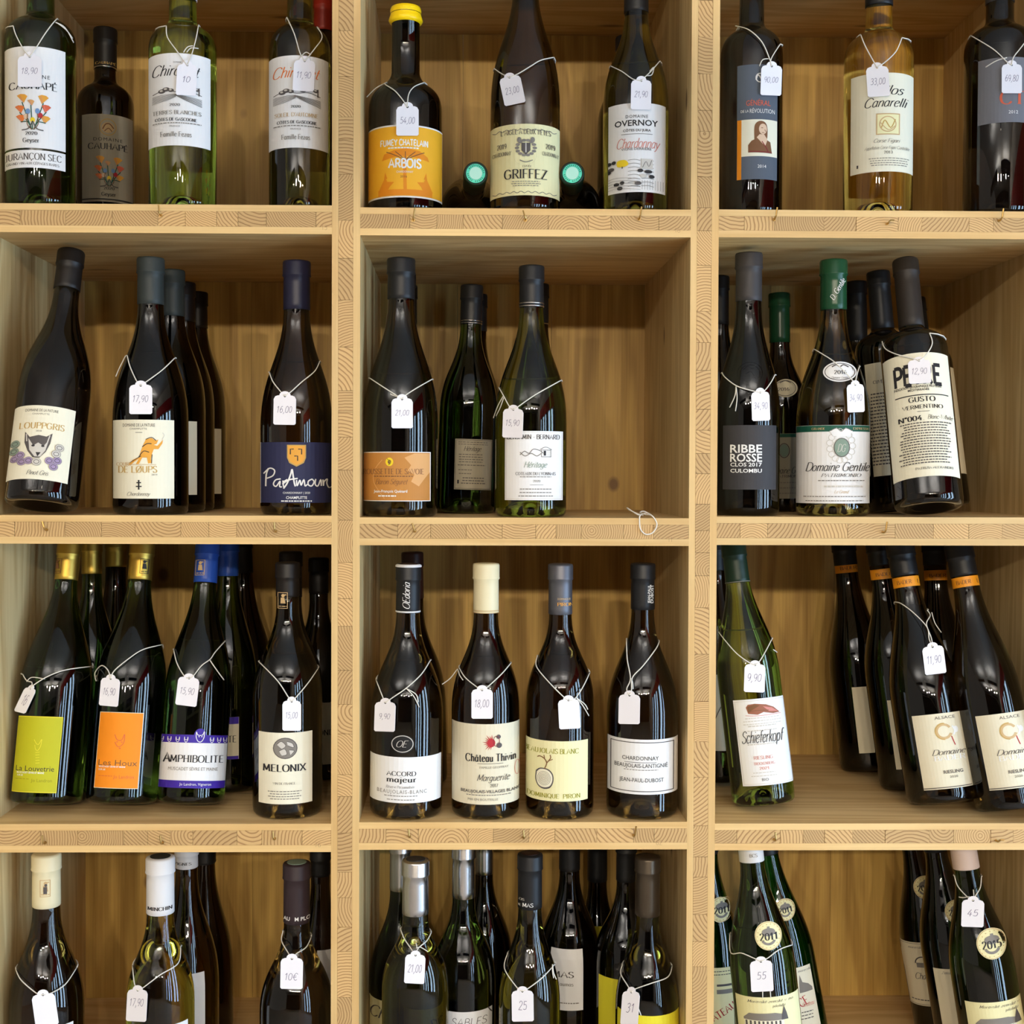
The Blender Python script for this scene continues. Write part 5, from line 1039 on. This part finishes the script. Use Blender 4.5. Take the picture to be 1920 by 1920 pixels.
b = bottle(4,2, 1455,62,.05, 1560, 1810,1625,23, 'flute', 'g_dgreen', 1614, 'dark green bottle in front left with white capsule hem and round year seal', BR_, bp=2085, tx=1404, lean=6, capmat='cap_white')
c = on_capsule(b); c.text('BCS', 1412,1600, 14,6,'serif','ink_soft'); c.done()
seal(b, 1439,1756,25,'2011'); s = Sticker(b, 1385,1501, 1870,2000, 'paper_yellow'); castle_label(s, 1442,1870); s.done(); b_47 = b
b = bottle(4,2, 1770,53,.195, 1540, 1770,1600,20, 'flute', 'g_black', 1590, 'black bottle on the left of the leaning group, pale label with small building', BR_, bp=2010, tx=1702, lean=6)
seal(b, 1732,1665,20,'2015'); s = Sticker(b, 1696,1760, 1767,1887, 'paper_buff'); s.frame(1698,1756,1769,1885,.7,'ink_mid'); s.text('moravské', 1715,1776, 26,4,'italic','ink_mid'); s.oval(1729,1806,14,13,2,'ink_mid',a0=180,a1=360); s.rect(1718,1740,1805,1814,'ink_soft'); s.text('Chateau', 1735,1830, 38,12,'script','ink_mid'); s.micro(1726,1876,30,1.8,'ink_mid'); s.done()
b = bottle(4,2, 1820,57,.122, 1545, 1775,1605,21, 'flute', 'g_black', 1595, 'middle black bottle of the leaning group, seal and label mostly covered', BR_, bp=2040, tx=1746, lean=6)
seal(b, 1790,1711,20,'2015'); s = Sticker(b, 1760,1830, 1817,1950, 'paper_buff'); s.text('Zemské', 1774,1824, 20,5,'italic','ink_mid'); s.done()
b = bottle(4,2, 1880,60,.045, 1560, 1815,1640,24, 'flute', 'g_dgreen', 1627, 'dark green front bottle of the leaning group with pinkish capsule hem and large year seal', BR_, bp=2085, tx=1801, lean=6, capmat='cap_pink')
seal(b, 1856,1772,27,'2015'); s = Sticker(b, 1818,1925, 1880,2000, 'paper_yellow'); castle_label(s, 1876,1880); s.done(); b_48 = b

# ================================================================== PRICE TAGS
tag(b_cau, 56,130, 45,66, '18,90', [(44,92),(30,66),(24,50),(31,32)], [(70,86),(84,64),(98,45),(108,36)], tails=[[(104,42),(122,52),(138,80)],[(106,42),(124,56),(136,72)]], lab='tag reading 18,90 on the large bottle with the white flower label', ph=11)
tag(b_ch1, 350,146, 38,66, '10', [(332,96),(314,70),(303,50),(310,38)], [(360,100),(368,70),(374,48),(370,38)], tails=[[(344,98),(352,88),(362,86)],[(350,98),(358,90),(372,91)]], rot=3, lab='tag reading 10 on the bright green bottle', pw=14, ph=11, sk=0)
tag(b_ch2, 570,138, 40,66, '11,90', [(562,98),(552,64),(540,34)], [(588,94),(604,70),(612,52),(604,46)], tails=[[(566,104),(574,98),(583,103)]], rot=3, lab='tag reading 11,90 on the bottle with orange script', ph=12)
tag(b_arb, 764,223, 42,63, '54,00', [(754,186),(740,170),(722,158),(714,156)], [(766,178),(776,163),(795,156)], tails=[[(720,157),(704,166),(688,182)]], lab='tag reading 54,00 on the bottle sealed with yellow wax', ph=12)
tag(b_gri, 960,166, 40,60, '23,00', [(940,138),(926,130)], [(972,138),(995,124),(1014,113),(1033,109)], rot=-12, lab='tag reading 23,00 on the bottle with the eagle crest label', ph=12, pdy=0)
tag(b_ove, 1202,174, 38,63, '21,90', [(1186,148),(1166,134),(1143,125)], [(1210,144),(1222,132),(1232,116)], tails=[[(1212,142),(1222,140),(1226,126),(1218,134)]], rot=1, lab='tag reading 21,90 on the bottle with the small yellow tree', ph=11)
tag(b_gen, 1446,147, 39,64, '90,00', [(1442,108),(1428,78),(1404,56),(1380,49),(1372,52)], [(1446,110),(1452,84),(1448,66),(1434,56)], tails=[[(1442,110),(1430,112),(1424,124)]], lab='tag reading 90,00 on the black bottle with the officer portrait', ph=10, rot=2)
tag(b_can, 1646,149, 42,64, '33,00', [(1636,112),(1622,86),(1612,66),(1618,56)], [(1660,116),(1680,96),(1696,72),(1692,62)], rot=-4, lab='tag reading 33,00 on the golden sweet wine', ph=12, pdy=0)
tag(b_ct, 1897,144, 38,62, '69,80', [(1888,116),(1862,92),(1838,68),(1846,56)], [(1900,108),(1912,92),(1928,70),(1926,56)], tails=[[(1888,108),(1868,114),(1848,126)]], lab='tag reading 69,80 on the black bottle at the right edge', ph=12)
# row 2
tag(b_lou, 264,745, 43,63, '17,90', [(256,714),(244,688),(235,668),(238,652)], [(274,716),(304,694),(328,672),(326,652)], tails=[[(235,668),(224,690),(217,706)]], lab='tag reading 17,90 on the bottle with the striding tan wolf', ph=12)
tag(b_par, 534,765, 42,63, '16,00', [(526,734),(512,716),(510,700),(514,688)], [(546,734),(566,716),(590,696),(602,678)], rot=1, lab='tag reading 16,00 on the bottle with the navy label', ph=12)
tag(b_rou, 754,771, 40,64, '21,00', [(744,742),(716,724),(694,710)], [(762,740),(784,726),(802,712),(799,704)], tails=[[(745,744),(734,740),(732,738)]], lab='tag reading 21,00 on the bottle with the rust brown label', ph=10)
tag(b_ber, 962,790, 38,62, '15,90', [(955,762),(944,742),(943,728),(949,712)], [(972,762),(1004,740),(1036,714),(1034,704)], tails=[[(944,742),(934,760),(925,784)],[(945,744),(938,764),(930,780)]], rot=2, lab='tag reading 15,90 on the clear green bottle with the stone house', ph=11)
tag(b_rib, 1426,758, 34,62, '34,90', [(1412,733),(1382,724),(1360,708),(1347,700)], [(1434,732),(1446,716),(1449,704),(1445,694)], tails=[[(1380,724),(1378,742),(1368,764)],[(1380,724),(1382,746),(1379,771)]], rot=-2, lab='tag reading 34,90 on the bottle with square charcoal label', ph=12, pw=26)
tag(b_gent, 1604,743, 32,60, '34,90', [(1594,708),(1566,680),(1542,664),(1518,656)], [(1606,706),(1612,690),(1612,676),(1608,668)], rot=-2, lab='tag reading 34,90 on the bottle with the broad green banded label', ph=12, pw=24)
tag(b_pet, 1724,694, 42,50, '12,90', [(1712,672),(1680,664),(1660,654),(1657,642)], [(1736,666),(1748,644),(1750,626),(1742,617)], rot=-3, lab='tag reading 12,90 on the leaning bottle with heavy black capitals', ph=11)
# row 3
tag(b_lv, 49,1310, 22,56, '16', [(60,1280),(50,1276),(46,1266),(52,1258)], [(64,1284),(90,1268),(124,1256),(160,1251)], tails=[[(50,1278),(60,1270),(84,1273)]], rot=14, lab='tag twisted almost edge on, on the bottle with the lime yellow label', pw=8, ph=20, sk=-.2)
tag(b_hx, 206,1294, 36,60, '16,90', [(202,1256),(190,1248),(178,1262),(171,1278)], [(214,1258),(240,1236),(268,1218),(290,1210)], rot=5, lab='tag reading 16,90 on the bottle with the orange label', ph=13, pw=22)
tag(b_am, 352,1293, 40,61, '15,90', [(346,1268),(332,1244),(328,1220),(334,1206)], [(362,1268),(378,1248),(394,1236),(404,1222),(414,1202)], tails=[[(393,1237),(406,1256),(420,1275)]], rot=7, lab='tag reading 15,90 on the bottle with the purple and white label', ph=12)
tag(b_me, 547,1338, 35,64, '15,00', [(540,1306),(520,1276),(498,1242),(500,1228)], [(558,1304),(578,1280),(591,1254),(588,1236)], lab='tag reading 15,00 on the bottle with the stone medallion label', ph=11, pw=22)
tag(b_ac, 722,1340, 39,63, '9,90', [(718,1308),(710,1276),(714,1254),(720,1238)], [(736,1308),(762,1290),(790,1264),(803,1238),(801,1222)], tails=[[(762,1291),(776,1306),(786,1326)],[(762,1291),(780,1302),(784,1316)]], rot=2, lab='tag reading 9,90 on the bottle with the oval monogram', ph=10, pw=20)
tag(b_th, 904,1316, 40,63, '18,00', [(894,1288),(872,1270),(858,1252),(863,1230)], [(914,1288),(940,1264),(958,1244),(956,1226)], tails=[[(858,1254),(844,1272),(829,1283)],[(858,1254),(862,1266),(868,1275)]], lab='tag reading 18,00 on the cream capped bottle', ph=14)
tag(b_pi, 1067,1335, 40,63, '', [(1056,1306),(1030,1280),(1006,1250),(1006,1230)], [(1078,1310),(1094,1286),(1101,1262),(1095,1238)], tails=[[(1080,1308),(1092,1322),(1104,1342)],[(1080,1308),(1096,1320),(1102,1330)]], rot=-3, lab='blank tag on the bottle with the log slice label')
tag(b_du, 1180,1326, 40,63, '', [(1175,1292),(1182,1272),(1176,1236),(1170,1200),(1172,1190)], [(1184,1294),(1186,1270),(1206,1248),(1230,1216),(1232,1204)], tails=[[(1183,1272),(1186,1280),(1187,1292)]], rot=1, lab='blank tag on the bottle with the double line framed label')
tag(b_sc, 1415,1268, 39,60, '9,90', [(1404,1242),(1382,1226),(1362,1204),(1356,1186)], [(1424,1240),(1436,1220),(1443,1200),(1441,1188)], tails=[[(1450,1218),(1457,1223)]], rot=2, lab='tag reading 9,90 on the slanting mid green bottle', ph=14)
tag(b_ba, 1751,1234, 40,60, '11,90', [(1742,1198),(1738,1176),(1714,1150),(1690,1132),(1678,1130)], [(1746,1196),(1737,1170),(1744,1154),(1747,1146)], tails=[[(1747,1148),(1753,1168),(1765,1186)]], rot=-7, lab='tag reading 11,90 on the front bottle with the crescent moon label', ph=14)
# row 4
tag(b_41, 84,1889, 44,68, '', [(68,1862),(40,1838),(30,1820),(34,1810)], [(96,1862),(122,1846),(144,1816),(140,1804)], rot=-8, lab='blank tag on the cream capped bottle at bottom left')
tag(b_42, 257,1881, 38,68, '17,90', [(252,1844),(244,1812),(246,1792),(254,1784)], [(268,1852),(300,1828),(334,1806),(350,1776),(338,1752)], rot=3, lab='tag reading 17,90 on the yellow green bottle', ph=14, pdy=-6)
tag(b_43, 547,1821, 42,66, '10€', [(540,1786),(528,1764),(528,1748),(532,1738)], [(556,1788),(574,1776),(588,1758),(585,1742)], rot=1, lab='tag reading 10 euro on the bottle with the purple brown capsule', ph=13, pw=24, pdy=6)
tag(b_44, 778,1813, 38,62, '21,00', [(770,1778),(758,1760),(748,1744)], [(784,1778),(800,1764),(810,1750)], tails=[[(780,1778),(788,1776),(802,1784)],[(782,1778),(780,1768)]], rot=3, lab='tag reading 21,00 on the bottle with ragged silver foil', ph=14, pw=26)
tag(b_45, 980,1882, 41,66, '25', [(968,1850),(946,1816),(938,1790),(944,1776)], [(992,1852),(1018,1832),(1036,1808),(1034,1780)], tails=[[(1036,1808),(1036,1822),(1038,1834)],[(1036,1808),(1038,1824),(1043,1836)]], rot=-1, lab='tag reading 25 on the black capped bottle at centre bottom', ph=16, pw=16)
tag(b_46, 1182,1886, 33,72, '31', [(1178,1850),(1164,1826),(1158,1812),(1162,1796)], [(1192,1854),(1220,1844),(1252,1832),(1268,1812),(1266,1802)], tails=[[(1196,1888),(1202,1904)]], rot=4, lab='tag reading 31 on the bronze capped bottle', ph=17, pw=14)
tag(b_47, 1428,1826, 42,66, '55', [(1412,1796),(1390,1787),(1370,1786),(1357,1752)], [(1440,1796),(1462,1780),(1476,1773)], tails=[[(1430,1856),(1430,1871)],[(1444,1856),(1445,1871)]], rot=-3, lab='tag reading 55 on the dark green bottle with round year seal', ph=13, pw=18)
tag(b_48, 1824,1709, 42,58, '45', [(1814,1682),(1796,1662),(1786,1644)], [(1830,1678),(1838,1664),(1840,1646)], tails=[[(1818,1681),(1806,1683),(1798,1682)],[(1826,1680),(1825,1668)]], rot=2, lab='tag reading 45 on the leaning bottle with the pinkish capsule hem', ph=12, pw=20)
# loose loop of string left lying on the empty part of the second shelf
fz = FLOORZ[2][1]
p0 = P(1200,962,.035)
t = thing('string_loop', (p0.x,.035,fz), 'loose white loop of string on the second shelf, drooping over its edge', 'string')
def fl(px, y, z=0.0):
    y = y*1.2 if y > 0 else y; return Vector((P(px,965,y).x-p0.x, y-.035, z+.0012))
pts = [fl(1206,.05), fl(1190,.045,.004), fl(1178,.04,.008), fl(1176,.03,.010), fl(1186,.022,.006), fl(1198,.02,.002), fl(1212,.03,.004), fl(1222,.035,.001), fl(1208,.028,.006), fl(1200,.02,.005), fl(1210,.008,.003), fl(1222,-.001,.002), fl(1231,-.0025,-.006), fl(1230,-.0025,-.013), fl(1222,-.0025,-.019), fl(1210,-.0025,-.020), fl(1201,-.0025,-.014), fl(1199,-.002,-.004), fl(1200,.002,.002), fl(1206,.012,.003)]
V, F = tube_vf([Vector(q) for q in catmull([tuple(v) for v in pts], 6)], .0008, 6); link('strand', V, F, MAT['cord'], t, True)
